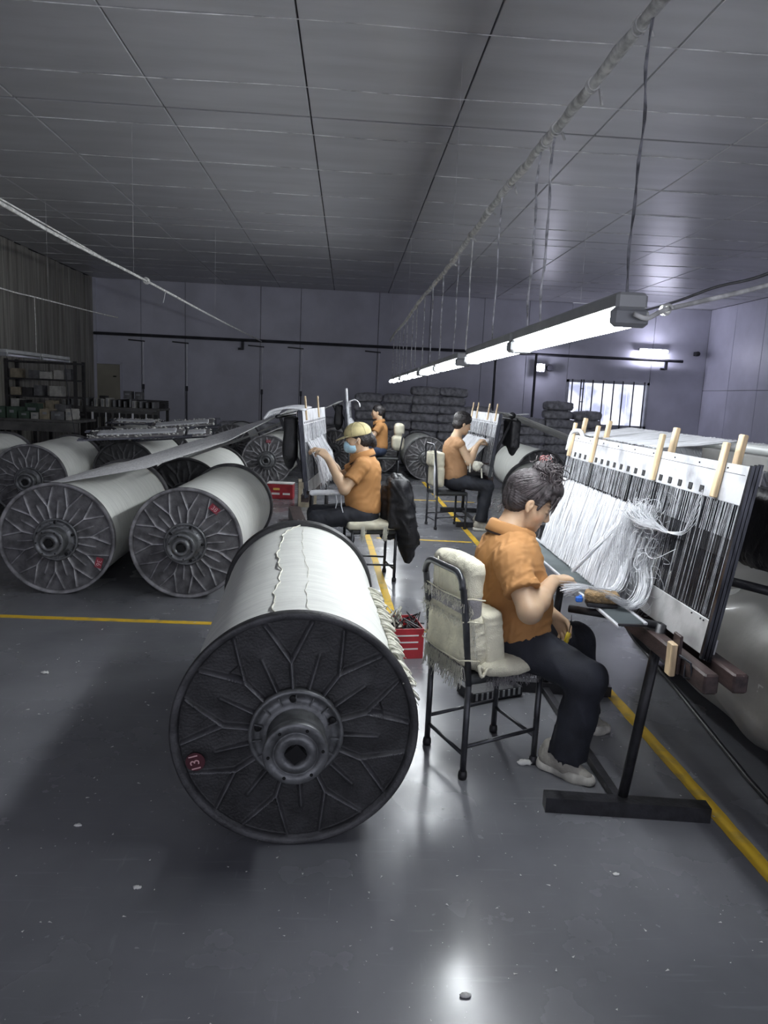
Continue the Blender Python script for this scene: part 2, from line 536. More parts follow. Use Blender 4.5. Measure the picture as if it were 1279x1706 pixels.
# ================================================================== ROOM
X0, X1, Y0, Y1, ZC = -6.05, 8.8, -4.0, 17.5, 3.9
def struct(o, label=None):
    o['kind'] = 'structure'
    if label: o['label'] = label
    return o
struct(MB().box(((X0 + X1) / 2, (Y0 + Y1) / 2, -.06), (X1 - X0 + .6, Y1 - Y0 + .4, .12)).build('floor', M['floor']), 'dark grey glossy coated workshop floor, scuffed and dotted with lint')
ceil = struct(MB().box(((X0 + X1) / 2, (Y0 + Y1) / 2, ZC + .09), (X1 - X0 + .6, Y1 - Y0 + .4, .1)).build('ceiling', M['seamdark']), 'grey panelled ceiling with long joints and pale ribs')
xs = [-.42 + 1.28 * k for k in range(-5, 9)]
xs = [X0] + [x for x in xs if X0 + .1 < x < X1 - .1] + [X1]
ys = [Y0] + [6.8 + 4.18 * k for k in range(-2, 3) if Y0 < 6.8 + 4.18 * k < Y1] + [Y1]
for j in range(len(ys) - 1):
    for i in range(len(xs) - 1):
        a, b, c, d = xs[i] + .007, xs[i + 1] - .007, ys[j] + .018, ys[j + 1] - .018
        MB().box(((a + b) / 2, (c + d) / 2, ZC + .02), (b - a, d - c, .04 + .004 * ((i * 7 + j * 3) % 3)), bev=.004).build('ceiling_panel', M['ceil'], ceil)
for y in [5.13 - 1.045 * k for k in range(5, 0, -1)] + [5.13 + 1.045 * k for k in range(12)]:
    if y > Y1: continue
    pth = [(x, y + .012 * sin(x * 1.7 + y), ZC - .006 - .004 * sin(x * 3 + y)) for x in np.linspace(X0 + .02, X1 - .02, 40)]
    MB().tube(pth, .0038, 5).build('ceiling_rib', M['seam'], ceil)
struct(MB().box(((X0 + X1) / 2, Y1 + .1, ZC / 2), (X1 - X0 + .6, .2, ZC)).build('wall_back', M['seamdark']), 'grey violet panelled back wall')
wb = bpy.data.objects['wall_back']
# panels of the back wall leave the window opening free
WX0, WX1, WZ0, WZ1 = 5.35, 7.43, .95, 2.08
bpy.data.objects.remove(wb)
wbm = MB()
wbm.box(((X0 - .3 + WX0) / 2, Y1 + .1, ZC / 2 + .06), (WX0 - X0 + .3, .14, ZC + .12))
wbm.box(((X1 + .3 + WX1) / 2, Y1 + .1, ZC / 2 + .06), (X1 + .3 - WX1, .14, ZC + .12))
wbm.box(((WX1 + WX0) / 2, Y1 + .1, (ZC + WZ1) / 2), (WX1 - WX0, .14, ZC - WZ1))
wbm.box(((WX1 + WX0) / 2, Y1 + .1, WZ0 / 2), (WX1 - WX0, .14, WZ0))
wb = struct(wbm.build('wall_back', M['seamdark']), 'grey violet panelled back wall behind the sacks')
px = [X0, -4.95, -3.92, -2.15, -1.2, .66, 1.9, 3.2, 4.3, WX0, WX1, X1]
for i in range(len(px) - 1):
    a, b = px[i] + .005, px[i + 1] - .005
    if px[i] == WX0:
        MB().box(((a + b) / 2, Y1 + .015, (ZC + WZ1) / 2), (b - a, .03, ZC - WZ1), bev=.003).build('wall_panel', M['wallback'], wb)
        MB().box(((a + b) / 2, Y1 + .015, WZ0 / 2), (b - a, .03, WZ0), bev=.003).build('wall_panel', M['wallback'], wb)
    else:
        MB().box(((a + b) / 2, Y1 + .015, ZC / 2), (b - a, .03, ZC), bev=.003).build('wall_panel', M['wallback'], wb)
wr = struct(MB().box((X1 + .1, (Y0 + Y1) / 2, ZC / 2 + .06), (.14, Y1 - Y0 + .1, ZC + .12)).build('wall_right', M['seamdark']), 'grey violet panelled right-hand wall')
for k in range(18):
    a = Y0 + k * 1.195
    for z0, z1 in ((0, 1.95), (1.95, ZC)):
        MB().box((X1 + .015, a + .597, (z0 + z1) / 2), (.03, 1.185, z1 - z0 - .01), bev=.003).build('wall_panel', M['wallright'], wr)
wl = struct(MB().box((X0 - .1, (Y0 + Y1) / 2, ZC / 2 + .06), (.14, Y1 - Y0 + .1, ZC + .12)).build('wall_left', M['seamdark']), 'left wall clad in streaked upright boards')
rr = random.Random(3); y = Y0
while y < Y1 - .02:
    wd = min(rr.choice([.12, .17, .22, .28]), Y1 - y); dp = rr.uniform(.02, .055)
    MB().box((X0 - .03 + dp / 2, y + wd / 2, ZC / 2), (dp, wd - .012, ZC - rr.uniform(.0, .05)), bev=.004).build('wall_board', M['wallleft'], wl)
    y += wd
struct(MB().box((X0 + .04, Y1 - .04, ZC / 2), (.08, .08, ZC)).build('trim_1', M['wallback']), 'corner post between the left and back wall')
# window with bars, bright room beyond
win = struct(thing('window_1', 'barred window in the back wall, bright daylit space beyond', None, ((WX0 + WX1) / 2, Y1, WZ0)))
f = MB(); cx = (WX0 + WX1) / 2
W_ = WX1 - WX0; Hh = WZ1 - WZ0
f.box((-W_ / 2 + .03, .05, Hh / 2), (.06, .16, Hh)).box((W_ / 2 - .03, .05, Hh / 2), (.06, .16, Hh)).box((0, .05, Hh - .03), (W_, .16, .06)).box((0, .05, .03), (W_, .16, .06))
f.build('window_frame', M['winframe'], win)
for k in range(4):
    MB().box((-W_ / 2 + (k + .5) * W_ / 4, .05, Hh / 2), (W_ / 4 - .02, .008, Hh - .1)).build('pane', M['glass'], win)
for x in (.13, .34, .40, .62, .87, 1.12, 1.34, 1.60, 1.86):
    MB().box((-W_ / 2 + x * 1.05, -.03, Hh / 2 - .02), (.026, .026, Hh + .06)).build('window_bar', M['winbar'], win)
for z in (.25, .6, .92):
    MB().box((-W_ / 2 + .39, -.03, z), (.1, .02, .02)).build('window_bar', M['winbar'], win)
struct(MB().box((cx, Y1 + 1.3, 1.5), (3.4, .06, 2.6)).build('trim_2', M['beyond']), 'glowing pale panel standing in for the bright next room behind the window')
# door
dr = struct(thing('door_1', 'cream door in the far left corner behind the benches', None, (-5.75, Y1 - .01, 0)))
MB().box((0, -.03, .97), (.62, .04, 1.92), bev=.006).build('door_leaf', M['door'], dr)
MB().box((-.35, -.03, .98), (.05, .06, 1.96)).box((.33, -.03, .98), (.03, .06, 1.96)).box((0, -.03, 1.955), (.7, .06, .03)).build('door_frame', M['wallback'], dr)
MB().tube([(.22, -.05, 1.65), (.22, -.09, 1.65), (.17, -.1, 1.65)], .014, 8).build('door_handle', M['dark'], dr)

# pipe along the back wall, with brackets
pp = thing('wall_pipe', 'long dark pipe running across the whole back wall above the conduits', 'pipe', (1, 17.36, 2.63))
MB().cyl((-7.0, 0, 0), (7.15, 0, 0), .035, n=10).build('pipe', M['pipe'], pp)
for x in (-3.55, 6.75):
    MB().box((x, .02, -.12), (.06, .06, .2)).box((x - .05, .08, -.2), (.12, .05, .05)).build('bracket', M['pipe'], pp)
names = ['leftmost, beside the cream door', 'second from the left', 'third from the left', 'fourth from the left', 'fifth from left, beside the sacks']
for x, n_ in zip((-4.896, -3.872, -2.091, -1.151, .70), names):
    t = thing('switch_conduit', 'pale upright switch conduit on the back wall, ' + n_, 'conduit', (x, 17.46, .3), group='conduits on the back wall')
    MB().cyl((0, 0, 1.18), (0, 0, 2.2), .016, n=8).build('conduit', M['conduit'], t)
    MB().cyl((0, 0, 0), (0, 0, 1.1), .012, n=8).build('lower_conduit', M['pipe'], t)
    MB().box((0, 0, 1.14), (.05, .05, .12), bev=.006).build('switch_box', M['pipe'], t)
    MB().bar((-.34, 0, 2.22), (.04, 0, 2.2), .03, .03).build('top_bracket', M['pipe'], t)
for x, z1, l in ((3.43, 2.6, 'thin dark steel pole standing between the two sack piles'), (4.39, 2.6, 'dark steel pole standing behind the right sack pile')):
    t = thing('steel_pole', l, 'pole', (x, 16.9, 0))
    MB().cyl((0, 0, 0), (0, 0, z1), .03, n=10).build('pole', M['pipe'], t)
    MB().box((0, 0, .01), (.16, .16, .02)).build('base_plate', M['pipe'], t)
t = thing('security_camera', 'small dark dome camera high on the back wall at the right corner', 'camera', (8.5, 17.45, 2.83))
MB().box((0, 0, 0), (.1, .06, .1), bev=.01).build('mount', M['dark'], t)
MB().lathe([(.001, -.16), (.04, -.15), (.06, -.11), (.06, -.03), (.04, -.02)], n=16).build('camera_body', M['dark'], t, True)

# yellow tape on the floor
def tape(name, label, a, b, wd):
    a = V(*a, .0); b = V(*b, .0); d = nrm(b - a); nn = V(-d[1], d[0], 0); N = max(2, int(np.linalg.norm(b - a) / .08)); r_ = random.Random(len(label))
    vs = []; 
    for i in range(N + 1):
        p = a + (b - a) * i / N
        for s_ in (-1, 1):
            e = wd / 2 * s_ + r_.uniform(-.0025, .0025)
            vs += [p + nn * e + V(0, 0, .0004), p + nn * e + V(0, 0, .002)]
    fs = []
    for i in range(N):
        q = i * 4
        fs += [(q + 1, q + 3, q + 7, q + 5), (q, q + 1, q + 5, q + 4), (q + 3, q + 2, q + 6, q + 7), (q + 2, q, q + 4, q + 6)]
    fs += [(0, 2, 3, 1), (N * 4 + 1, N * 4 + 3, N * 4 + 2, N * 4)]
    o = mesh_obj(name, vs, fs, M['yellow'])
    tag(o, label, 'floor marking')
tape('floor_tape', 'long yellow floor tape running away beneath the loom stands on the right', (1.445, 1.0), (1.385, 12.5), .062)
tape('floor_tape', 'short yellow floor tape running away beside the second seated worker', (.365, 4.45), (.225, 8.4), .06)
tape('floor_tape', 'nearest crosswise yellow floor tape, passing behind the big spool numbered 131', (-6, 4.56), (1.41, 4.37), .055)
tape('floor_tape', 'second crosswise yellow floor tape, behind the front chair', (.35, 7.36), (1.36, 7.3), .05)
tape('floor_tape', 'farthest crosswise yellow floor tape, near the middle worker with bare arms', (.25, 10.3), (1.9, 10.2), .05)
# black cable on the floor at right
o = MB().tube(curve_pts([(1.9, 4.3, .012), (1.856, 3.869, .012), (1.77, 3.2, .012), (1.714, 2.766, .012), (1.681, 2.447, .012), (1.66, 1.8, .012)], 6), .011, 8).build('floor_cable', M['dark'], None, True)
tag(o, 'thick black cable lying on the floor beside the big roll at right', 'cable')
# lint
lv = []; lf = []
ico = [(0, 0, 1), (.9, 0, 0), (-.4, .8, 0), (-.4, -.8, .1), (.2, .1, -.6)]
icf = [(0, 1, 2), (0, 2, 3), (0, 3, 1), (4, 2, 1), (4, 3, 2), (4, 1, 3)]
r_ = random.Random(11)
mb = MB()
for i in range(900):
    x = r_.uniform(-3.2, 1.7) if i > 350 else r_.uniform(-1.5, 1.5); y = r_.uniform(1.2, 7) if i > 350 else r_.uniform(1.2, 3.2); s_ = r_.choice([.001, .0014, .002, .003]) * (1 + .15 * y)
    a = r_.uniform(0, 6.3); st = r_.uniform(1, 3.0)
    mb.add([(x + s_ * (st * p[0] * cos(a) - p[1] * sin(a)), y + s_ * (st * p[0] * sin(a) + p[1] * cos(a)), .0008 + s_ * (p[2] + .6) * .5) for p in ico], icf)
tag(mb.build('floor_lint', M['lint']), 'scattered specks of white cotton lint on the floor', 'lint', kind='stuff')
for (x, y, s_, l) in ((-.583, 1.954, .009, 'cream lint tuft on the floor left of the big spool shadow'), (-1.516, 3.562, .014, 'white lint tuft on the floor at far left'), (-.87, 2.261, .009, 'small lint tuft in the shadow of the big spool'), (.351, 1.562, .010, 'bright lint speck on the floor in the bottom foreground'), (.79, 2.72, .022, 'flat scrap of white cotton beside the front chair leg'), (.92, 2.03, .008, 'tiny lint ball on the floor in front of the black foot bar')):
    v, f_ = surf(scene([el((x, y, s_ * .4), (s_ * 1.5, s_ * .8, s_ * .5))], folds(s_ * .35, 3 / s_, (1, .3, 0), 5)), (x - s_ * 2, y - s_ * 2, -.004), (x + s_ * 2, y + s_ * 2, s_ * 2), s_ / 5)
    tag(mesh_obj('lint_tuft', v, f_, M['lint'], None, True), l, 'lint')

# ================================================================== LAMPS
def fixture(y0, y1, x, z, label, lit=True, wires=True, side=True, group=None, em=None):
    t = thing('tube_lamp', label, 'lamp', (x, (y0 + y1) / 2, z), group=group)
    L = (y1 - y0) / 2 - .015
    h = MB(); h.box((0, 0, .035), (.085, 2 * L, .045), bev=.008); h.build('housing', M['lamp'], t)
    mm = em or (M['lit'] if lit else M['tubeoff'])
    for s_ in (-1, 1):
        MB().cyl((s_ * .03, -L + .05, -.012), (s_ * .03, L - .05, -.012), .0135, n=12).build('tube', mm, t, True)
    for s_ in (-1, 1):
        MB().box((0, s_ * (L - .015), -.006), (.1, .03, .05), bev=.01).build('end_cap', M['lampcap'], t)
    return t
segs = [(1.86, 3.09), (3.10, 4.31), (4.62, 5.85), (5.86, 7.06), (7.30, 8.5), (8.52, 9.7), (9.95, 11.1), (11.12, 12.3)]
nm = ['nearest lit double-tube lamp above the front worker', 'second lit double-tube lamp of the hanging row, joined to the nearest', 'third lit double-tube lamp of the hanging row, after the first gap', 'fourth lit double-tube lamp of the hanging row',
      'fifth lit tube lamp in the far part of the row', 'sixth lit tube lamp in the far part of the row', 'seventh lit tube lamp, second to last of the row', 'last and farthest lit tube lamp of the row']
for (a, b), n_ in zip(segs, nm): fixture(a, b, .73, 1.735, n_, group='lit lamps hanging in a row over the workers')
fixture(9.0, 10.0, -4.2, 1.79, 'unlit tube lamp on the left above the shelf, nearer half of the pair', lit=False, group='unlit lamps at left')
lamp_off = fixture(10.02, 11.02, -4.2, 1.79, 'unlit tube lamp on the left above the shelf, farther half of the pair', lit=False, group='unlit lamps at left')
# wall lamps
t = thing('wall_lamp', 'short lit tube lamp high on the back wall above the window', 'lamp', (7.38, 17.3, 2.84), radians(0))
MB().box((0, .06, .03), (.72, .1, .06), bev=.01).build('housing', M['lamp'], t)
MB().cyl((-.33, -.02, 0), (.33, -.02, 0), .03, n=10).build('tube', M['litfar'], t, True)
t = thing('wall_lamp', 'small round glaring lamp on the back wall left of the window', 'lamp', (4.62, 17.3, 2.32))
MB().lathe([(.001, -.1), (.05, -.09), (.08, -.05), (.09, 0)], n=16).build('bulb', M['litfar'], t, True)
MB().box((.0, .04, 0), (.22, .08, .2), bev=.01).build('housing', M['lamp'], t)
t = thing('junction_box', 'dark round junction box beside the small round wall lamp', 'box', (4.88, 17.455, 2.33))
MB().lathe([(.001, -.1), (.07, -.1), (.08, -.02), (.08, .05)], n=14).build('box_body', M['pipe'], t)

# trunk rope / wrapped rods
def sag(ys, x, zf, j=.004, seed=1):
    r_ = random.Random(seed)
    return [(x + r_.uniform(-j, j), y, zf(y) + r_.uniform(-j, j)) for y in ys]
zmain = lambda y: 2.50 + .015 * cos(y * 1.6)
t = thing('wrapped_rod', 'long white wrapped rod hung from the ceiling above the lamp row', 'rod', (.73, 1.5, 2.5))
MB().tube(sag(np.linspace(.9, 13.4, 120), .73, zmain, .004, 2), [.0175 + .002 * sin(i * 1.7) for i in range(120)], 8).build('rod', M['cord'], t, True, world=True)
for y in (1.98, 2.35, 2.75, 2.9, 3.5, 4.0, 4.6, 5.4):
    mb = MB()
    mb.tube([(.73 + .0185 * cos(a), y + .004 * a, zmain(y) + .0185 * sin(a)) for a in np.linspace(0, 12, 40)], .0035, 5)
    mb.tube([(.745, y, zmain(y) - .02), (.76, y + .01, zmain(y) - .05 - .02 * sin(y * 9))], .005, 5)
    mb.build('binding', M['cord'], t, True, world=True)
drops = [(1.93, 'thin dark doubled cord holding the near end of the nearest lamp', M['cord2'], .0034), (2.8, 'twisted grey cord hanging from the rod over the nearest lamp', M['cordgrey'], .0050), (3.0, 'second grey cord hanging beside the twisted one', M['cordgrey'], .0045),
         (3.72, 'pale cord hanging over the second lamp', M['cordgrey'], .005), (4.55, 'pale cord holding the second gap end', M['cord'], .006), (5.1, 'pale cord over the third lamp', M['cordgrey'], .006), (5.9, 'doubled pale cord over the third lamp end', M['cordgrey'], .008)]
drops += [(y, 'pale cord among the far cords of the lamp row', M['cordgrey'], .007) for y in (6.6, 7.3, 8.1, 8.6, 9.4, 10.0, 10.7, 11.3, 12.2)]
for y, l, m_, r in drops:
    p = [(.73 + .002 * sin(z * 17 + y), y + .004 * sin(z * 11), z) for z in np.linspace(1.80, zmain(y), 22)]
    mb = MB().tube(p, r * .75, 5)
    if y < 3.1:
        mb.tube([(q[0] + .005 * cos(i * .9), q[1] + .005 * sin(i * .9), q[2]) for i, q in enumerate(p)], r * .6, 5)
    mb.build('hanging_cord', m_, t, True, world=True)
# ceiling ties that carry the rod
for y in (1.9, 5.5, 9.5, 13.2):
    MB().tube([(.73, y, zmain(y)), (.735, y + .01, 3.2), (.73, y, ZC)], .0012, 4).build('tie_wire', M['seam'], t, world=True)
# left ropes
o = rope1 = MB().tube(curve_pts([(-2.1, 1.2, 2.56), (-2.1, 4.549, 2.52), (-2.1, 5.659, 2.514), (-2.1, 7.618, 2.54), (-2.1, 11.5, 2.56), (-2.1, 17.4, 2.62)], 10), .013, 7).build('wrapped_rope', M['cord'], None, True)
mb = MB().tube([(-2.115, 3.0, 2.54), (-2.10, 4.6, 2.545), (-2.1, 6.6, 2.53)], .006, 5)
mb.tube([(-2.1 + .022 * cos(a), 7.6 + .004 * a, 2.54 + .025 * sin(a)) for a in np.linspace(0, 14, 40)], .010, 6)
mb.tube([(-2.1, 8.4, 2.54), (-2.13, 8.42, 2.42)], .004, 5)
tag(o, 'thick white rope crossing the upper left, with one knot', 'rope')
mb.build('knot', M['cord'], o, True)
rope2 = tag(MB().tube(curve_pts([(-4.2, 5.0, 2.55), (-4.2, 9.0, 2.555), (-4.2, 10, 2.575), (-4.2, 12.0, 2.62), (-4.2, 13.4, 2.66)], 8), .009, 6).build('thin_rope', M['cord'], None, True), 'thinner pale rope at far left above the unlit lamp', 'rope')
MB().tube([(-4.2, 9.95, 1.83), (-4.2, 9.96, 2.2), (-4.2, 9.95, 2.57)], .004, 5).build('hanging_cord', M['cord'], rope2)
MB().tube([(-4.2, 10.9, 1.8), (-4.18, 10.95, 1.3), (-4.15, 11.1, .7), (-4.1, 11.2, .0)], .006, 5).build('power_cord', M['pipe'], lamp_off, world=True)
for y in (7.2, 11.4):
    MB().tube([(-2.1, y, 2.54), (-2.1, y, ZC)], .0012, 4).build('tie_wire', M['seam'], rope1)
    MB().tube([(-4.2, y - 1, 2.56), (-4.2, y - 1, ZC)], .0012, 4).build('tie_wire', M['seam'], rope2)
# right cable
o = MB().tube(curve_pts([(.73, 1.86, 1.735), (.77, 1.87, 1.728), (.832, 1.9, 1.756), (.96, 1.92, 1.792), (1.129, 1.95, 1.841), (1.6, 2.0, 1.99), (3.0, 2.1, 2.7), (4.4, 2.2, ZC)], 8), .0065, 7).build('lamp_cable', M['cord'], None, True)
tag(o, 'white wrapped cable leaving the nearest lamp to the right', 'cable')
MB().tube([(.832 + .012 * cos(a), 1.9 + .002 * a - .01, 1.756 + .012 * sin(a)) for a in np.linspace(0, 13, 30)], .004, 5).build('knot', M['cord'], o, True)
dcab = tag(MB().tube(curve_pts([(3.0, 4.2, 2.62), (3.0, 5.2, 2.49), (3.0, 5.97, 2.50), (3.0, 7.0, 2.47), (3.0, 9.5, 2.5)], 8), .012, 6).build('dark_cable', M['pipe'], None, True), 'dark cable slung beneath the ceiling at upper right', 'cable')
for y, z in ((4.2, 2.62), (9.5, 2.5)): MB().tube([(3.0, y, z), (3.0, y, ZC)], .0012, 4).build('tie_wire', M['seam'], dcab)

# ================================================================== SPOOLS
def segdist(px, py, a, b):
    ax, ay = a; bx_, by = b; dx, dy = bx_ - ax, by - ay; L = dx * dx + dy * dy
    t = np.clip(((px - ax) * dx + (py - ay) * dy) / L, 0, 1)
    return np.hypot(px - ax - t * dx, py - ay - t * dy), t
def flange_mesh(R=.4, N=9, m=None, name='flange', seed=0, dense=1):
    nt_, nr = (N * 84, 96) if dense else (N * 16, 26)
    rs = np.concatenate([np.linspace(.085, .372, nr), [.3745, .378, .394, .400, .400, .394]])
    th = np.linspace(0, 2 * pi, nt_, endpoint=False)
    Rg, Tg = np.meshgrid(rs, th, indexing='ij')
    st = 2 * pi / N
    tt = (Tg % st); tt = np.minimum(tt, st - tt)          # 0 at petal axis, st/2 at kink
    px, py = Rg * np.cos(tt), Rg * np.sin(tt)
    kink = (.235 * cos(st / 2), .235 * sin(st / 2)); hub = (.12 * cos(st / 2), .12 * sin(st / 2))
    tipa = st * .21; tip = (.366 * cos(tipa), .366 * sin(tipa))
    d1, _ = segdist(px, py, hub, kink); d2, t2 = segdist(px, py, kink, tip); d3, t3 = segdist(px, py, (.12, 0), (.265, 0))
    w = .0052 if dense else .006
    ridge = np.maximum(np.exp(-(d1 / w) ** 2), np.exp(-(d2 / w) ** 2) * (1 - .45 * t2))
    rib = np.exp(-(d3 / (w * 1.15)) ** 2) * (1 - .6 * t3)
    cr = (kink[0] - tip[0]) * (py - tip[1]) - (kink[1] - tip[1]) * (px - tip[0])
    inside = (cr > 0) | (Rg < .235)
    hgt = np.where(inside, .006 + .005 * np.exp(-(d3 / .03) ** 2), -.002)
    # small pocket triangles beside every third kink
    pk = ((Tg // st).astype(int) % 3 == 0) & (~inside) & (Rg < .285)
    hgt = np.where(pk, -.014, hgt)
    hgt = hgt + .026 * ridge + .020 * rib
    hgt[Rg < .125] = .018
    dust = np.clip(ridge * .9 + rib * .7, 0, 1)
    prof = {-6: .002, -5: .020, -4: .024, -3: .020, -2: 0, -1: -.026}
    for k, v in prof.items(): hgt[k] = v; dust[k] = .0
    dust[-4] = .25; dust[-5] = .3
    Yg = -hgt
    vs = np.stack([Rg * np.cos(Tg), Yg, Rg * np.sin(Tg)], -1).reshape(-1, 3)
    nR = len(rs)
    i, j = np.meshgrid(np.arange(nR - 1), np.arange(nt_), indexing='ij'); j2 = (j + 1) % nt_
    fs = np.stack([i * nt_ + j, i * nt_ + j2, (i + 1) * nt_ + j2, (i + 1) * nt_ + j], -1).reshape(-1, 4)
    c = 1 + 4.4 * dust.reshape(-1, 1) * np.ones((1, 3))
    # back face disc
    n0 = len(vs)
    bk = np.stack([np.r_[.085 * np.cos(th), .394 * np.cos(th)], np.full(2 * nt_, .030), np.r_[.085 * np.sin(th), .394 * np.sin(th)]], -1)
    j = np.arange(nt_); j2 = (j + 1) % nt_
    fb = np.stack([n0 + j2, n0 + j, n0 + nt_ + j, n0 + nt_ + j2], -1)
    vs = np.concatenate([vs, bk]); fs = np.concatenate([fs, fb]); c = np.concatenate([c, np.ones((2 * nt_, 3))])
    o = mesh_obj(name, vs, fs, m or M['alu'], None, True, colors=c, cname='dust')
    me = o.data; bpy.data.objects.remove(o); return me
FL = {}
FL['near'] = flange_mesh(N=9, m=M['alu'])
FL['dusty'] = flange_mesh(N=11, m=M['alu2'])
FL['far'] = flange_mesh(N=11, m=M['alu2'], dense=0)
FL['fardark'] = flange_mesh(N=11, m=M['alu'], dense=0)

def hub_mesh():
    big = MB()
    big.lathe([(.085, .0), (.150, .0), (.152, -.030), (.142, -.034), (.136, -.026), (.112, -.026), (.108, -.034), (.09, -.036)], n=64)
    prof = [(.088, -.02)]
    for k in range(6): prof += [(.094, -.04 - k * .012), (.088, -.046 - k * .012)]
    prof += [(.090, -.112), (.098, -.118), (.100, -.150), (.096, -.154), (.072, -.154), (.070, -.146), (.064, -.146), (.062, -.156), (.034, -.156), (.034, -.05), (.001, -.05)]
    big.lathe(prof, n=64)
    return big
hb = hub_mesh(); o = hb.build('hub', M['hub'], None, True); HUB = o.data; bpy.data.objects.remove(o)
lug = MB()
for k in range(15):
    a = 2 * pi * k / 15
    lug.bar((.110 * cos(a), -.031, .110 * sin(a)), (.138 * cos(a), -.031, .138 * sin(a)), .004, .012, up=(0, 1, 0))
o = lug.build('hub_ribs', M['hub']); LUG = o.data; bpy.data.objects.remove(o)
o = MB().lathe([(.001, -.037), (.010, -.037), (.012, -.030), (.012, -.02)], n=10).build('bolt', M['hubdark'], None, True); BOLT = o.data; bpy.data.objects.remove(o)
o = MB().lathe([(.001, -.1565), (.0052, -.1565), (.0052, -.15)], n=8).build('screw', M['hubdark']); SCREW = o.data; bpy.data.objects.remove(o)
sq = MB()
s_ = .034
sq.add([(x * s_, y, z * s_) for y in (-.1572, -.15) for x, z in ((-1, 0), (-.82, .16), (-.16, .82), (0, 1), (.16, .82), (.82, .16), (1, 0), (.82, -.16), (.16, -.82), (0, -1), (-.16, -.82), (-.82, -.16))], [tuple(range(11, -1, -1))] + [(i, (i + 1) % 12, 12 + (i + 1) % 12, 12 + i) for i in range(12)])
o = sq.build('square_socket', M['hubdark']); SQ = o.data; bpy.data.objects.remove(o)

def body_mesh(L, rb, seed):
    r_ = np.random.default_rng(seed); n = 72; ysx = np.linspace(.058, L - .058, 40)
    prof = []
    vs = []
    for i, y in enumerate(ysx):
        for k in range(n):
            a = 2 * pi * k / n
            r = rb + .0025 * sin(y * 9 + seed) * cos(a * 2 + seed) + .0015 * sin(y * 23 + a * 3)
            vs.append((r * cos(a), y, -r * sin(a)))
    fs = []
    for i in range(39):
        for k in range(n): fs.append((i * n + k, i * n + (k + 1) % n, (i + 1) * n + (k + 1) % n, (i + 1) * n + k))
    fs.append(tuple(range(n - 1, -1, -1))); fs.append(tuple(39 * n + k for k in range(n)))
    o = mesh_obj('yarn_body', vs, fs, M['yarn'], None, True); me = o.data; bpy.data.objects.remove(o); return me
BODY = {}
def obj_from(name, me, parent, loc=(0, 0, 0), rot=(0, 0, 0)):
    o = bpy.data.objects.new(name, me); COL.objects.link(o); o.parent = parent; o.location = loc; o.rotation_euler = rot; return o
def text_mesh(txt, size, m, depth=.0008):
    c = bpy.data.curves.new('lettering', 'FONT'); c.body = txt; c.size = size; c.extrude = depth; c.align_x = 'CENTER'; c.align_y = 'CENTER'
    o = bpy.data.objects.new('t', c); COL.objects.link(o)
    bpy.context.view_layer.update()
    me = bpy.data.meshes.new_from_object(o.evaluated_get(bpy.context.evaluated_depsgraph_get()))
    bpy.data.objects.remove(o); me.materials.clear(); me.materials.append(m); return me

def spool(x, y, yaw, L, label, fl='far', phase=0., rb=.376, num=None, numpos=None, numrot=0, hubdetail=1, seed=0, round_tag=False):
    t = thing('warp_spool', label, 'spool', (x, y, 0), -yaw, group=None)
    key = (L, rb, seed % 4)
    if key not in BODY: BODY[key] = body_mesh(L, rb, seed % 4)
    obj_from('yarn_body', BODY[key], t, (0, 0, .4))
    f1 = obj_from('flange', FL[fl], t, (0, .024, .4), (0, phase, 0))
    f2 = obj_from('flange', FL[fl], t, (0, L - .024, .4), (0, phase, pi))
    for q, (yy, rz) in enumerate(((.01, 0), (L - .01, pi))):
        h = obj_from('hub', HUB, t, (0, yy, .4), (0, phase, rz))
        if q == 0:
            obj_from('square_socket', SQ, h)
            if hubdetail:
                obj_from('hub_ribs', LUG, h)['kind'] = 'stuff'
                for k in range(5): obj_from('bolt', BOLT, h, (.124 * cos(k * 1.2566 + .5), 0, .124 * sin(k * 1.2566 + .5)))
                for k in range(6): obj_from('screw', SCREW, h, (.083 * cos(k * 1.047 + .2), 0, .083 * sin(k * 1.047 + .2)))
    if num:
        ax, az = numpos
        tg = MB()
        if round_tag: tg.cyl((0, -.001, 0), (0, .0015, 0), .031, n=20)
        else: tg.box((0, 0, 0), (.075, .003, .048))
        tg = tg.build('number_tag', M['maroon'] if round_tag else M['redtag'], t)
        tg.location = (ax, .005, .4 + az); tg.rotation_euler = (0, numrot, 0)
        tm = obj_from('lettering', text_mesh(num, .042 if round_tag else .046, M['pinktext']), tg, (0, -.0032, 0), (pi / 2, 0, 0))
    return t

sp131 = spool(-.131, 2.168, radians(-3.6), 1.64, 'biggest, nearest spool of white yarn, dark petal-ribbed end plate marked 131', fl='near', phase=radians(5), num='131', numpos=(-.318, -.10), numrot=radians(-105), seed=1, round_tag=True)
spool(-2.01, 4.98, radians(-1.5), 1.8, 'spool at the left edge of the front row, end plate marked 36', fl='dusty', phase=.2, num='36', numpos=(.285, -.165), numrot=radians(105), seed=2)
spool(-1.112, 4.97, radians(1), 1.78, 'spool right of number 36 in the front row, end plate marked 38', fl='dusty', phase=.5, num='38', numpos=(.20, .255), numrot=radians(40), seed=3)
spool(-1.6, 7.1, 0, 1.8, 'spool with bright yarn body right behind the one marked 38', fl='fardark', phase=.1, seed=0, hubdetail=0)
spool(-3.46, 7.9, radians(-6), 1.8, 'spool at left in the second row, behind the one marked 36', fl='dusty', phase=.3, seed=1, hubdetail=0)
spool(-4.36, 7.95, radians(-6), 1.8, 'leftmost spool of the second row, cut by the photo edge', fl='far', phase=.7, seed=2, hubdetail=0)
spool(-2.76, 9.0, radians(-1), 1.7, 'spool lying under the nearer pair of fluffy harness frames', fl='fardark', phase=.9, seed=3, hubdetail=0)
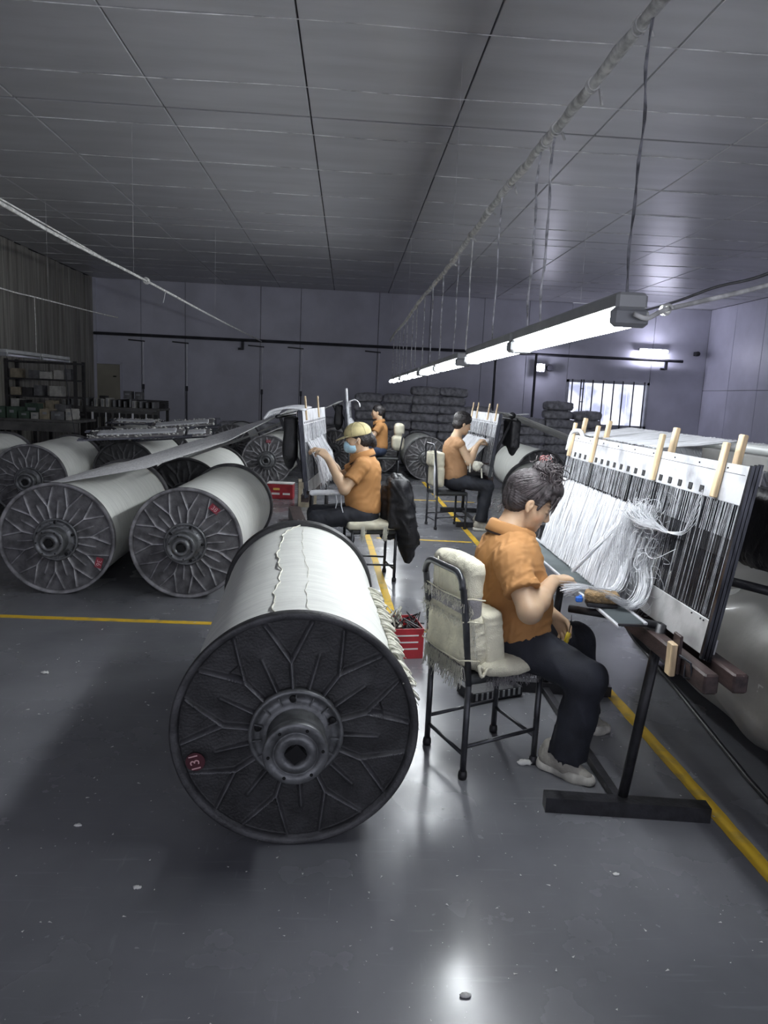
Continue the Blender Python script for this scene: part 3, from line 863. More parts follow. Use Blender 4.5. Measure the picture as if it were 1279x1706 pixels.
spool(-3.9, 11.8, radians(3), 1.7, 'far left spool near the workbench with dark ribbed end', fl='fardark', phase=.4, seed=0, hubdetail=0)
spool(-2.77, 11.1, 0, 1.7, 'far spool lying under the farther harness frame', fl='far', phase=.2, seed=1, hubdetail=0)
spool(-1.25, 11.25, radians(2), 1.8, 'spool left of the capped worker, end plate marked 116', fl='far', phase=.55, num='116', numpos=(.02, .30), seed=2, hubdetail=0)
spool(-2.3, 14.3, 0, 1.5, 'farthest small-looking spool on the left, by the low sack heap', fl='far', phase=.3, seed=3, hubdetail=0)
spool(-.25, 13.7, 0, 1.5, 'spool seen just right of the capped worker\'s harness frame', fl='far', phase=.1, seed=0, hubdetail=0)
spool(.60, 13.6, 0, 1.5, 'spool half hidden behind the far seated worker\'s chair', fl='far', phase=.6, seed=1, hubdetail=0)
spool(1.45, 12.8, 0, 1.6, 'far spool standing left behind the bare-armed worker\'s chair', fl='far', phase=.8, seed=2, hubdetail=0)
spool(1.98, 6.9, radians(12), 1.8, 'pale spool behind the front worker\'s hair bun', fl='far', phase=.8, seed=3, hubdetail=0, rb=.36)
spool(2.95, 10.5, 0, 1.8, 'far right spool whose grey top shows above the front worker', fl='far', phase=.8, seed=0, hubdetail=0)
spool(3.6, 8.0, 0, 1.8, 'right spool that feeds the bare-armed worker\'s frame', fl='far', phase=.8, seed=1, hubdetail=0)
bigroll = spool(2.03, 2.14, 0, 1.8, 'big grey covered roll at the right edge under the nearest frame', fl='near', phase=.8, seed=2, hubdetail=0, rb=.362)

sp131.scale = (1.01,) * 3
# plastic cover on the right roll
def cover():
    vs = []; n = 60; m_ = 60
    r_ = np.random.default_rng(4)
    for i in range(m_):
        y = .04 + 1.72 * i / (m_ - 1)
        for k in range(n):
            a = radians(-62 + 250 * k / (n - 1))
            fold = .010 * max(0, sin(y * 7 + 3 * a)) ** 3 + .007 * sin(a * 6 + y * 3) * sin(y * 11 + a) + .012 * math.exp(-((y - .9 - .25 * a) / .05) ** 2)
            r = .370 + fold
            vs.append((-r * cos(a), y, .4 + r * sin(a)))
    N0 = len(vs)
    vs += [(x * .99, y, .4 + (z - .4) * .99) for x, y, z in vs]
    fs = []
    for i in range(m_ - 1):
        for k in range(n - 1):
            a = i * n + k
            fs.append((a, a + 1, a + n + 1, a + n)); fs.append((N0 + a, N0 + a + n, N0 + a + n + 1, N0 + a + 1))
    return mesh_obj('wrapping_sheet', vs, fs, M['cover'], bigroll, True)
M['cover'] = mat('grey_wrapping_sheet', (.40, .39, .36), .38, var=.08, scale=3, bump=.2, bscale=14, coat=.15)
cover()

# seams of white thread on the body of 131
def surf_line(ctrl, r, name, parent, R=.378, amp=.012, seed=0):
    """ctrl: (angle from top, y)"""
    pts = []; r_ = random.Random(seed)
    C = curve_pts([(a, y, 0) for a, y in ctrl], 14)
    for i, (a, y, _) in enumerate(C):
        a += amp * (sin(y * 31) + .6 * sin(y * 67 + 1)) ; Rr = R + .002 * sin(i)
        pts.append((Rr * sin(a), y, .4 + Rr * cos(a)))
    return MB().tube(pts, r, 6).build(name, M['threadcream'], parent, True)
surf_line([(-.20, .03), (-.24, .3), (-.20, .6), (-.27, .95), (-.24, 1.2), (-.20, 1.45), (.02, 1.6)], .0032, 'edge_thread', sp131, amp=.012, seed=1)
surf_line([(.10, .05), (.06, .3), (.09, .6), (.03, 1.0), (.03, 1.5)], .0011, 'edge_thread', sp131, amp=.008, seed=2)
# loops and tufts on its right side
r_ = random.Random(5); mb = MB()
for i in range(64):
    t_ = i / 63; y = 1.0 - .95 * t_ + r_.uniform(-.03, .03); a = 1.05 + .12 * t_ + r_.uniform(-.08, .08)
    c = V(.378 * sin(a), y, .4 + .378 * cos(a)); o_ = V(sin(a), 0, cos(a)); tn = V(cos(a), 0, -sin(a))
    lw, lh = r_.uniform(.018, .035), r_.uniform(.03, .06)
    ph = r_.uniform(-.6, .6)
    e = V(0, cos(ph), 0) + tn * sin(ph)
    pts = [c + o_ * (lh * .6 * sin(q)) + e * (lw * cos(q)) + tn * (lh * .9 * (1 - cos(q * 2)) * .5) for q in np.linspace(0, pi, 9)]
    mb.tube(pts, .0048, 5)
    for _ in range(6):
        d = nrm(o_ * r_.uniform(.1, .7) + tn * r_.uniform(.3, 1.2) + V(0, r_.uniform(-.6, .6), 0))
        mb.tube([c, c + d * .03, c + d * .055 + V(0, 0, -.02)], [.0028, .002, .0008], 4)
tf = mb.build('yarn_tufts', M['threadcream'], sp131, True); tf['kind'] = 'stuff'

# ================================================================== WARP SHEETS
def sheet(name, label, rows, n, m_, group=None, thr=.0014, jitter=.3, parent=None):
    """rows: list of (pointA, pointB): the line of the sheet at successive stations; n threads across"""
    r = np.random.default_rng(len(label)); t = np.linspace(0, 1, n) + r.uniform(-.5, .5, n) * jitter / n
    segs = [V(*a)[None] + (V(*b) - V(*a))[None] * t[:, None] + r.normal(size=(n, 3)) * .0015 for a, b in rows]
    v, f = many_threads(segs[0], segs[-1], thr, segs[1:-1])
    o = mesh_obj(name, v, f, m_, parent, world=True)
    if label and parent is None: tag(o, label, 'yarn', group)
    return o
sheet('warp_sheet', 'grey band of warp yarn rising from spool 36 to the capped worker\'s frame', [((-2.2, 5.1, .745), (-2.2, 6.65, .745)), ((-2.0, 5.08, .79), (-2.0, 6.68, .79)), ((-1.5, 5.35, .88), (-1.5, 6.8, .97)), ((-.95, 5.7, 1.08), (-.95, 7.0, 1.16)), ((-.50, 5.92, 1.335), (-.44, 7.25, 1.335))], 420, M['warp'], thr=.0021)
sheet('warp_sheet', 'second, lower warp band running to the capped worker\'s frame', [((-1.75, 7.2, .74), (-1.75, 8.7, .74)), ((-1.6, 7.25, .785), (-1.6, 8.7, .785)), ((-1.0, 6.7, 1.02), (-1.0, 8.0, 1.02)), ((-.52, 6.3, 1.26), (-.44, 7.3, 1.26))], 260, M['warp'], thr=.0022)
sheet('warp_sheet', 'far warp band rising to the farthest worker\'s frame', [((-1.35, 11.5, .78), (-1.35, 12.9, .78)), ((-.8, 11.5, 1.02), (-.8, 13, 1.02)), ((-.16, 11.6, 1.36), (-.1, 13, 1.36))], 220, M['warp'], thr=.003)
sheet('warp_sheet', 'warp yarn sheet falling right from the bare-armed worker\'s frame', [((1.93, 8.15, 1.35), (1.9, 9.45, 1.35)), ((2.7, 8.15, 1.09), (2.7, 9.6, 1.09)), ((3.55, 8.15, .79), (3.55, 9.65, .79)), ((3.75, 8.15, .75), (3.75, 9.65, .75))], 300, M['warp'], thr=.0022)
sheet('warp_sheet', 'spaced white yarn stripes bridging the nearest frame and its rear bar', [((1.27, 2.85, 1.335), (1.27, 3.9, 1.335)), ((1.45, 2.85, 1.352), (1.45, 3.95, 1.352)), ((1.60, 2.85, 1.376), (1.60, 3.98, 1.376))], 90, M['thread'], thr=.0045, jitter=1.6)
sheet('warp_sheet', 'white yarn sheet falling from the rear bar of the nearest frame to the covered roll', [((1.60, 2.16, 1.378), (1.60, 3.98, 1.378)), ((1.655, 2.16, 1.345), (1.655, 3.98, 1.345)), ((1.86, 2.16, .95), (1.86, 3.9, .95)), ((1.99, 2.18, .782), (1.99, 3.88, .782))], 420, M['thread'], thr=.0022, jitter=1.2)

# ================================================================== LOOM (DRAWING-IN) FRAMES
def frame_axes(a, b, tilt, side):
    """a near bottom point, b far bottom point; leans away to +side"""
    a = V(*a); b = V(*b); e = nrm(b - a); L = np.linalg.norm(b - a)
    nn = nrm(V(-e[1], e[0], 0)) * side          # away from worker
    u = nrm(V(0, 0, cos(tilt)) + nn * sin(tilt)); w_ = nrm(nn * cos(tilt) - V(0, 0, sin(tilt)))
    return a, e, u, w_, L
def harness(label, a, b, tilt, side, H, detail, group=None, pegs=(), dense=1.):
    a, e, u, w_, L = frame_axes(a, b, tilt, side)
    t = thing('harness_frame', label, 'loom frame', tuple(a * [1, 1, 0]) , 0)
    P = lambda s, h, d=0: a + e * s + u * h + w_ * d
    R = np.array([e, w_, u]).T
    ph = .125
    def plate(h0, h1, m_, name, d=0.):
        nseg = 1
        return MB().box(P(L / 2, (h0 + h1) / 2, d), (L, .006, h1 - h0), R, bev=.0015).build(name, m_, t, world=True)
    plate(H - ph, H, M['plate'], 'top_plate'); plate(0, .115, M['plate2'], 'bottom_plate')
    # second and third frames of the stack behind
    for k in (1, 2, 3):
        MB().box(P(L / 2, H - .03, .014 * k), (L, .005, .05), R).build('harness_bar', M['plate2'], t, world=True)
        MB().box(P(L / 2, .03, .014 * k), (L, .005, .05), R).build('harness_bar', M['plate2'], t, world=True)
    for k in range(3):
        for s_ in (-.008, L + .008):
            MB().bar(P(s_, -.012 - .003 * k, .0125 * k), P(s_, H + .004 + .004 * k, .0125 * k), .014, .010, up=w_).build('side_rail', M['rail'], t, world=True)
    if detail:
        for k in range(20):
            s_ = .17 + (L - .23) * k / 19.
            MB().box(P(s_, H - ph + .022, -.0035), (.027, .003, .024), R, bev=.003).build('slot', M['hole'], t, world=True)
        MB().box(P(L / 2, H - .030, -.0035), (L - .03, .001, .0016), R).build('score_line', M['hole'], t, world=True)
        mb = MB()
        for s_ in np.arange(.12, L, .19): mb.cyl(P(s_, H - .016, -.003), P(s_, H - .016, -.006), .003, n=8)
        for s_ in (.03, .05, .11, L * .5): mb.cyl(P(s_, .105, -.003), P(s_, .105, -.006), .003, n=8)
        mb.build('rivets', M['rail'], t, world=True)['kind'] = 'stuff'
    else:
        mb = MB()
        for k in range(18): mb.box(P(.08 + (L - .14) * k / 17, H - ph + .018, -.004), (.02, .003, .016), R)
        o = mb.build('slots', M['hole'], t, world=True); o['kind'] = 'stuff'
    # dark reed backing bar (middle band) and heddle wires
    MB().box(P(L / 2, H * .565, .010), (L - .02, .004, .062), R).build('heddle_bar', M['hole'], t, world=True)
    r = np.random.default_rng(3); layers = []
    nW = int(330 * dense)
    for k in range(4):
        s_ = np.sort(r.uniform(.0, L, nW)) if k else np.linspace(0, L, nW)
        s_ = s_[np.abs(s_ - .52 * 1) > .0] if not detail else s_[(np.abs(s_ - .50) > .07) | (r.uniform(size=len(s_)) < .25)]
        A_ = np.array([P(x, .11, .001 + .013 * k) for x in s_]); B_ = np.array([P(x + r.normal() * .004, H - ph + .004, .001 + .013 * k) for x in s_])
        layers.append(many_threads(A_, B_, (.0013 if detail else .0022)))
    v, f_ = join_arrays(layers)
    o = mesh_obj('heddle_wires', v, f_, M['rail'], t, world=True); o['kind'] = 'stuff'
    s_ = r.uniform(.0, L, int(420 * dense)); hi = r.uniform(.0, 1, len(s_)) < .75
    A_ = np.array([P(x, H * .62 if q else .12, -.002) for x, q in zip(s_, hi)]); B_ = np.array([P(x + .003 * r.normal(), H - ph, -.001) for x in s_])
    v, f_ = many_threads(A_, B_, .0006 if detail else .0013)
    o = mesh_obj('drawn_threads', v, f_, M['drawn'], t, world=True); o['kind'] = 'stuff'
    for s_ in pegs:
        if not detail:
            MB().box(P(s_, H + .01, -.010), (.026, .014, .20), R, bev=.003).build('wooden_peg', M['wood'], t, world=True); continue
        MB().box(P(s_, H - .028 + .0, -.012), (.030, .016, .185), R, bev=.003).build('wooden_peg', M['wood'], t, world=True)
        MB().box(P(s_ + .004, H + .004, .040), (.030, .020, .19), R, bev=.003).build('wooden_peg', M['wood'], t, world=True)
    return t, P, R, L
H1 = .615
fr1, P1, R1, L1 = harness('nearest tilted harness frame with white slotted plate, in front of the front worker', (1.162, 2.12, .722), (1.162, 3.90, .722), radians(8), -1, H1, 1, pegs=(.15, .63, 1.36, 1.72))
# note: side -1 turns the lean to +x

# ---- yarn in front of frame 1
r = np.random.default_rng(21)
n = 1000
s_ = np.sort(r.uniform(.62, 1.77, n))
top = np.array([P1(x, H1 * .60 + .004 * r.normal(), -.006) for x in s_])
yy = 2.12 + s_
botl = np.stack([np.full(n, 1.046) + .003 * r.normal(size=n), yy * .93 + .02 + r.normal(size=n) * .004, .758 + .002 * r.normal(size=n) + (yy - 3.0) * .008], 1)
cl = [many_threads(top, botl, .0009, [(top + botl) / 2 + r.normal(size=(n, 3)) * .0015 + np.array([-.004, 0, -.006])])]
v, f_ = join_arrays(cl)
cur = mesh_obj('yarn_curtain', v, f_, M['thread']); tag(cur, 'smooth white yarn curtain drawn from the nearest frame down to the reed', 'yarn', kind='stuff')
# strand pulled to the right hand
n = 60; A_ = np.array([P1(.74 + .02 * r.normal(), H1 * .60, -.008) for _ in range(n)]); B_ = V(.962, 2.835, .81) + r.normal(size=(n, 3)) * .0035
v, f_ = many_threads(A_, B_, .0012, [(A_ * .35 + B_ * .65) + r.normal(size=(n, 3)) * .004])
tag(mesh_obj('yarn_strand', v, f_, M['thread']), 'taut white strand of yarn between the front worker\'s right hand and the frame', 'yarn', kind='stuff')
# hanging hanks
def hank(ctrl, n, spread, r0, label, name='yarn_hank', seed=0, m_=None):
    rg = np.random.default_rng(seed); C = np.array(curve_pts(ctrl, 5)); K = len(C); T = np.linspace(0, 1, K)
    off = rg.normal(size=(n, 3)); off2 = rg.normal(size=(n, 3)); ends = 1 + rg.uniform(-.06, .06, n)
    segs = []
    for i in range(K):
        sp_ = np.interp(T[i], np.linspace(0, 1, len(spread)), spread)
        segs.append(C[i] + (off * (1 - T[i] * .5) + off2 * T[i] * .5) * sp_ * np.array([1, 1.3, .7]))
    v, f_ = many_threads(segs[0], segs[-1], r0, segs[1:-1])
    o = mesh_obj(name, v, f_, m_ or M['thread']); tag(o, label, 'yarn', kind='stuff'); return o
p0 = P1(.70, H1 * .585, -.01)
hank([p0, p0 + V(-.02, -.05, -.10), V(1.12, 2.68, .88), V(1.05, 2.58, .81), V(.985, 2.59, .798), V(.925, 2.62, .80), V(.885, 2.65, .785)], 150, [.014, .012, .010, .010, .009, .012, .022], .0011, 'white yarn hank laid across the brush with a frayed end', seed=1)
p0 = P1(.64, H1 * .585, -.01)
hank([p0, p0 + V(-.015, -.06, -.14), V(1.14, 2.53, .84), V(1.07, 2.46, .78), V(1.00, 2.52, .795), V(.95, 2.58, .80)], 120, [.016, .013, .012, .012, .010, .008], .0011, 'second white yarn hank curving down to the brush', seed=2)
hank([P1(.60, H1 * .58, -.012), P1(.585, H1 * .45, -.03), P1(.56, H1 * .28, -.04), P1(.55, H1 * .12, -.03), P1(.56, -.02, -.02)], 330, [.045, .05, .045, .04, .028], .0010, 'loose fluffy white yarn hanging down over the bottom plate', seed=3)
hank([P1(.66, H1 * .57, -.015), P1(.56, H1 * .60, -.055), P1(.50, H1 * .56, -.07), P1(.44, H1 * .545, -.045), P1(.39, H1 * .53, -.02)], 260, [.030, .030, .022, .010, .004], .0010, 'knotted bunch of white yarn tied to the dark wires', seed=4)
# wild curls
rg = np.random.default_rng(9); mb = MB()
for i in range(90):
    c = P1(.53 + rg.normal() * .06, H1 * .40 + rg.normal() * .09, -.04); a0 = rg.uniform(0, 6.3); rad = rg.uniform(.02, .06); e1 = nrm(rg.normal(size=3)); e2 = nrm(np.cross(e1, rg.normal(size=3)))
    mb.tube([c + rad * (e1 * cos(q) + e2 * sin(q)) + V(0, 0, -.02 * q / 3) for q in np.linspace(a0, a0 + rg.uniform(1.5, 4), 9)], .0008, 3, cap=False)
tag(mb.build('stray_yarn', M['thread']), 'stray curled threads around the tied bunch', 'yarn', kind='stuff')
mb = MB()
for q in range(6):
    mb.tube(curve_pts([P1(.40, H1 * .53, -.02), P1(.33 - .01 * q, H1 * .535 + .004 * q, -.02), P1(.27, H1 * .56 + .006 * q, -.015), P1(.22 + .004 * q, H1 * .66 + .02 * q, -.008), P1(.235, H1 * .76, -.004)], 5), .0011, 4)
mb.tube(curve_pts([P1(.42, H1 * .52, -.03), P1(.46, H1 * .40, -.05), P1(.38, H1 * .36, -.05), P1(.29, H1 * .46, -.02)], 6), .0013, 4)
tag(mb.build('yarn_tie', M['thread']), 'thin tied threads leading from the bunch to the near end of the frame', 'yarn')
# white rope loop at the far end of the plate
tag(MB().tube(curve_pts([P1(1.74, H1 - .09, -.02), P1(1.72, H1 + .005, -.02), P1(1.64, H1 + .025, -.01), P1(1.60, H1 + .005, 0), P1(1.59, H1 - .03, .02)], 8), .011, 8).build('rope_loop', M['thread'], None, True), 'white rope loop tied over the far end of the nearest frame', 'rope')

# ---- stand of frame 1
st = thing('frame_stand', 'black steel stand with foot bars carrying the nearest harness frame', 'stand', (1.08, 2.4, 0))
for y, x0, x1, n_ in ((2.375, .785, 1.385, 0), (3.47, .83, 1.42, 1)):
    MB().bar((x0, y + .028, .029), (x1, y - .030, .029), .058, .058).build('foot_bar', M['dark'], st, world=True)
for y, dx in ((2.40, .07), (3.47, .05)):
    MB().tube([(1.08, y, .05), (1.08 + dx, y - .015, .735)], .019, 14).build('post', M['dark'], st, True, world=True)
    MB().tube([(1.08 + dx, y - .01, .725), (1.0, y + .12, .722), (.88, y + .20, .718)], .015, 12).build('arm', M['dark'], st, True, world=True)
MB().box((1.08, 2.93, .02), (.035, 1.05, .03), bev=.002).build('long_bar', M['dark'], st, world=True)
MB().box((.90, 3.47, .40), (.028, .028, .72), bev=.002).build('post', M['dark'], st, world=True)
# beams below the frame
for x, z, l, y0, dz in ((1.135, .672, 'dark stained timber beam under the nearest frame, front one of the pair', 1.99, .065), (1.215, .684, 'dark reddish timber beam under the nearest frame, rear one of the pair', 1.97, .062)):
    tag(MB().box((x, (y0 + 3.98) / 2, z), (.048, 3.98 - y0, dz), bev=.006).build('timber_beam', M['wooddark']), l, 'beam')
t = thing('beam_clamp', 'small pale wooden wedge clamped to the dark beams below the frame', 'clamp', (1.085, 2.16, .690))
MB().box((0, .0, .0), (.020, .040, .11), bev=.003).build('wedge', M['wood'], t)
MB().box((.016, 0, .02), (.01, .05, .13), bev=.002).build('clamp_plate', M['wooddark'], t)
MB().tube([(.0, -.05, .03), (.02, -.09, .02), (.03, -.09, -.03), (.02, -.06, -.04), (.03, -.04, .01), (.04, -.1, .0)], .004, 6).build('wire_hook', M['rail'], t)
# rear bar with box beam
rb_ = thing('rear_bar', 'pale rear bar behind the nearest frame over which the yarn runs', 'bar', (1.62, 3.1, 0))
MB().cyl((1.62, 2.05, 1.352), (1.62, 4.02, 1.352), .022, n=12).build('bar', M['lamp'], rb_, True, world=True)
MB().box((1.50, 2.62, 1.318), (.05, .52, .052), bev=.003).build('box_beam', M['shelfgrey'], rb_, world=True)
for y in (2.25, 3.9):
    z0 = 0 if y < 3 else .80
    MB().box((1.59, y, (z0 + 1.345) / 2), (.03, .03, 1.345 - z0)).build('upright', M['dark'], rb_, world=True)
MB().box((1.40, 3.9, .80), (.40, .03, .03)).build('side_brace', M['dark'], rb_, world=True)
o = MB().cyl((1.22, 2.62, .905), (1.62, 2.17, .875), .017, n=12).build('black_tube', M['dark'], None, True); tag(o, 'black steel tube sticking out right behind the nearest frame', 'tube')
MB().cyl((1.615, 2.175, .8755), (1.632, 2.157, .874), .020, .021, n=12).build('tube_end', M['rail'], o, True)
# black cloth hanging behind frame 1
ops = [rbx((1.50, 2.46, 1.10), (.05, .20, .13), rd=.03, k=.03), el((1.52, 2.50, 1.03), (.06, .26, .10), k=.06), el((1.47, 2.64, 1.14), (.05, .16, .16), k=.05)]
v, f_ = surf(scene(ops, folds(.012, 60, (.1, 1, .35), 3)), (1.36, 2.1, .85), (1.66, 2.92, 1.36), .01)
tag(mesh_obj('black_cloth', v, f_, M['blackcloth'], None, True), 'black cloth hung behind the near end of the nearest frame', 'cloth')
# reed
RDX = -.022; RDZ = -.018
rd = thing('weaving_reed', 'long flat weaving reed with white edge rails lying below the yarn curtain', 'reed', (1.0, 3.1, .75))
def yl(px, z): return px
MB().box((.992 + RDX, 3.12, .757 + RDZ), (.012, 1.60, .010), bev=.002).build('edge_rail', M['plate'], rd, world=True)
MB().box((1.085 + RDX, 3.12, .772 + RDZ), (.012, 1.60, .010), bev=.002).build('edge_rail', M['plate'], rd, world=True)
for y in (2.325, 3.915): MB().box((1.038 + RDX, y, .765 + RDZ), (.10, .010, .008), bev=.001).build('end_strip', M['dark'], rd, world=True)
ys_ = np.arange(2.335, 3.91, .0042)
A_ = np.stack([np.full(len(ys_), .995 + RDX), ys_, np.full(len(ys_), .757 + RDZ)], 1); B_ = np.stack([np.full(len(ys_), 1.083 + RDX), ys_, np.full(len(ys_), .772 + RDZ)], 1)
v, f_ = many_threads(A_, B_, .0011)
o = mesh_obj('reed_wires', v, f_, M['reedm'] if 'reedm' in M else M['rail'], rd, world=True); o['kind'] = 'stuff'
MB().box((1.039 + RDX, 3.12, .7605 + RDZ), (.08, 1.57, .0012), np.array([[cos(.16), 0, -sin(.16)], [0, 1, 0], [sin(.16), 0, cos(.16)]])).build('backing', M['reedback'], rd, world=True)
# brush on the reed
br = thing('scrub_brush', 'worn brown wooden block brush lying on the reed', 'brush', (.985, 2.55, .777), radians(-10))
v, f_ = surf(scene([rbx((0, 0, .006), (.062, .034, .021), rd=.014)], folds(.0016, 160, (1, .3, 0), 2)), (-.08, -.06, -.03), (.08, .06, .04), .004)
mesh_obj('brush_block', v, f_, M['woodbrown'], br, True)
MB().box((0, 0, -.022), (.115, .06, .018), bev=.004).build('bristles', M['dark'], br)
o = thing('blue_clip', 'small blue plastic clip at the left end of the brush', 'clip', (.905, 2.57, .765)); MB().box((0, 0, 0), (.026, .018, .022), bev=.004).build('clip_body', M['blue'], o); MB().box((.004, 0, .013), (.012, .010, .006), bev=.002).build('clip_lever', M['blue'], o)

# ---- frame 2, 3, 4
fr2, P2, R2, L2 = harness('harness frame in front of the capped worker', (-.30, 5.80, .655), (-.17, 7.35, .655), radians(6), 1, .70, 0, pegs=(.18, 1.0), dense=.7)
fr3, P3, R3, L3 = harness('harness frame with four thin pegs before the bare-armed worker', (1.63, 8.0, .63), (1.57, 9.5, .63), radians(6.5), -1, .72, 0, pegs=(.12, .5, 1.1, 1.4), dense=.7)
fr4, P4, R4, L4 = harness('far harness frame with one tall white pole by the farthest worker', (.03, 11.6, .66), (.12, 13.1, .66), radians(6), 1, .70, 0, pegs=(.2,), dense=.6)
MB().cyl(P4(.05, .2, -.02), P4(.05, .92, -.02), .022, n=8).build('tall_pole', M['plate'], fr4, world=True)
def stand2(P, L, label, sgn):
    a = P(.2, 0); b = P(L - .2, 0); t = thing('frame_stand', label, 'stand', (a[0], a[1], 0))
    for q in (a, b):
        MB().tube([(q[0], q[1], .04), (q[0], q[1], q[2] + .02)], .02, 10).build('post', M['dark'], t, True, world=True)
        MB().box((q[0], q[1], .028), (.6, .06, .056), bev=.003).build('foot_bar', M['dark'], t, world=True)
        MB().bar((q[0], q[1], q[2] + .01), (q[0] - sgn * .2, q[1], q[2] + .01), .03, .03).build('arm', M['dark'], t, world=True)
    m_ = (a + b) / 2
    MB().bar((a[0], a[1], .02), (b[0], b[1], .02), .03, .03).build('long_bar', M['dark'], t, world=True)
    MB().bar((a[0] + sgn * .05, a[1] - .15, a[2] - .035), (b[0] + sgn * .05, b[1] + .15, b[2] - .035), .06, .06).build('timber_beam', M['wooddark'], t, world=True)
    for q in (a, b):
        MB().bar((q[0] + sgn * .02, q[1], q[2] + .03), (q[0] + sgn * .28, q[1], 1.28), .025, .025, up=(0, 1, 0)).build('rear_upright', M['dark'], t, world=True)
    MB().cyl((a[0] + sgn * .28, a[1] - .25, 1.29), (b[0] + sgn * .28, b[1] + .2, 1.29), .016, n=8).build('rear_bar', M['dark'], t, True, world=True)
    return t
stand2(P2, L2, 'black stand under the capped worker\'s frame', -1)
stand2(P3, L3, 'black stand under the bare-armed worker\'s frame', 1)
stand2(P4, L4, 'black stand under the farthest worker\'s frame', -1)
# posts hanging low near frame 2
def curtain(P, s0, s1, h0, h1, out, label, n=260, seed=0, thr=.0024):
    rg = np.random.default_rng(seed); s_ = rg.uniform(s0, s1, n); T = np.array([P(x, h1 + .01 * rg.normal(), -.01) for x in s_])
    B_ = np.array([P(x * .9 + .05 * rg.normal(), h0 + .03 * rg.normal(), -out - .02 * rg.uniform()) for x in s_]); Mi = (T + B_) / 2 + np.array([P(0, 0, -.3 * out) - P(0, 0, 0)])
    v, f_ = many_threads(T, B_, thr, [Mi]); tag(mesh_obj('yarn_curtain', v, f_, M['thread']), label, 'yarn', kind='stuff')
curtain(P2, .12, 1.2, .10, .42, .10, 'white yarn fall hanging from the capped worker\'s frame', 520)
curtain(P3, .2, 1.45, .06, .40, .16, 'white yarn fall hanging on the bare-armed worker\'s frame', 480, 2)
curtain(P4, .2, 1.3, .1, .4, .10, 'white yarn fall on the farthest worker\'s frame', 200, 3)
# black cloths and striped yarn on rear bars
def drape(c, h, label, seed, d=(0, 1, .2), res=.016):
    c = V(*c); v, f_ = surf(scene([rbx(c, h, rd=.02, k=.03), el(c + V(0, -h[1] * .4, -h[2] * .7), (h[0] * 1.1, h[1] * .5, h[2] * .9), k=.05)], folds(.012, 55, d, seed)), c - V(*h) - V(.08, .08, h[2]), c + V(*h) + V(.08, .08, .1), res)
    tag(mesh_obj('black_cloth', v, f_, M['blackcloth'], None, True), label, 'cloth')
drape((-.47, 6.0, 1.12), (.05, .13, .17), 'black cloth hanging behind the capped worker\'s frame', 1)
drape((1.93, 8.3, 1.12), (.05, .25, .16), 'black cloth hanging behind the bare-armed worker\'s frame', 2)
drape((-.15, 11.9, 1.14), (.06, .2, .16), 'black cloth hanging behind the far worker\'s frame', 3)
mb = MB()
for k in range(7):
    y = 5.72 + k * .17
    mb.tube(curve_pts([(-.34, y + .02, 1.352), (-.46, y, 1.365), (-.60, y - .03, 1.338), (-.66, y - .05, 1.27)], 4), .010, 6)
tag(mb.build('yarn_loops', M['thread'], None, True), 'row of white yarn loops over the bar behind the capped worker\'s frame', 'yarn', kind='stuff')
mb = MB()
for k in range(4):
    mb.tube(curve_pts([(.0, 11.6 + k * .1, 1.36), (.1, 11.6 + k * .1, 1.40), (.17, 11.55 + k * .1, 1.36), (.19, 11.5 + k * .1, 1.29)], 4), .010, 6)
tag(mb.build('yarn_loops', M['thread'], None, True), 'white yarn loops on top of the farthest frame', 'yarn', kind='stuff')
t = thing('tape_handle', 'thin pale rod end with dark knob behind the bare-armed worker\'s frame', 'rod', (1.9, 8.1, 1.34))
MB().cyl((0, 0, 0), (.17, 0, .015), .008, n=8).build('rod', M['plate'], t); MB().lathe([(.001, -.05), (.035, -.03), (.04, .0), (.03, .04), (.001, .05)], c=(-.02, 0, -.01), n=12).build('knob', M['dark'], t, True)
# wrapped arm rest and bottom bits of frame 2
t = thing('wrapped_bar', 'short bar wrapped in white yarn beside the capped worker\'s lap', 'bar', (-.26, 5.58, .71))
v, f_ = surf(scene([rc((0, 0, 0), (.27, -.06, .025), .024, .022)], folds(.006, 90, (1, 0, 0), 2)), (-.05, -.12, -.06), (.33, .06, .08), .008); mesh_obj('wrapping', v, f_, M['thread'], t, True)
MB().cyl((-.04, .01, -.003), (.285, -.063, .026), .016, n=10).build('bar', M['wooddark'], t, True)
MB().tube([(.19, -.045, .0), (.2, -.05, -.06), (.19, -.05, -.11)], .004, 5).tube([(.23, -.05, .0), (.235, -.055, -.09), (.25, -.055, -.14)], .004, 5).build('hanging_thread', M['thread'], t)
t = thing('wrapped_bar', 'white tied yarn bunch on the bar at the bare-armed worker\'s knee', 'yarn', (1.50, 7.95, .78))
v, f_ = surf(scene([el((-.02, 0, -.03), (.055, .05, .055)), rc((-.15, 0, .02), (.05, 0, 0), .014, .014)], folds(.014, 60, (1, 0, .5), 2)), (-.2, -.1, -.18), (.1, .1, .08), .010); mesh_obj('bunch', v, f_, M['threadcream'], t, True)
MB().tube([(-.1, -.03, .0), (-.1, -.04, -.10)], .008, 5).build('tassel', M['threadcream'], t); MB().tube([(.03, -.03, -.05), (.04, -.04, -.16)], .009, 5).build('tassel', M['threadcream'], t)
MB().cyl((-.16, 0, .02), (.12, 0, .0), .010, n=8).build('bar', M['wooddark'], t, True)
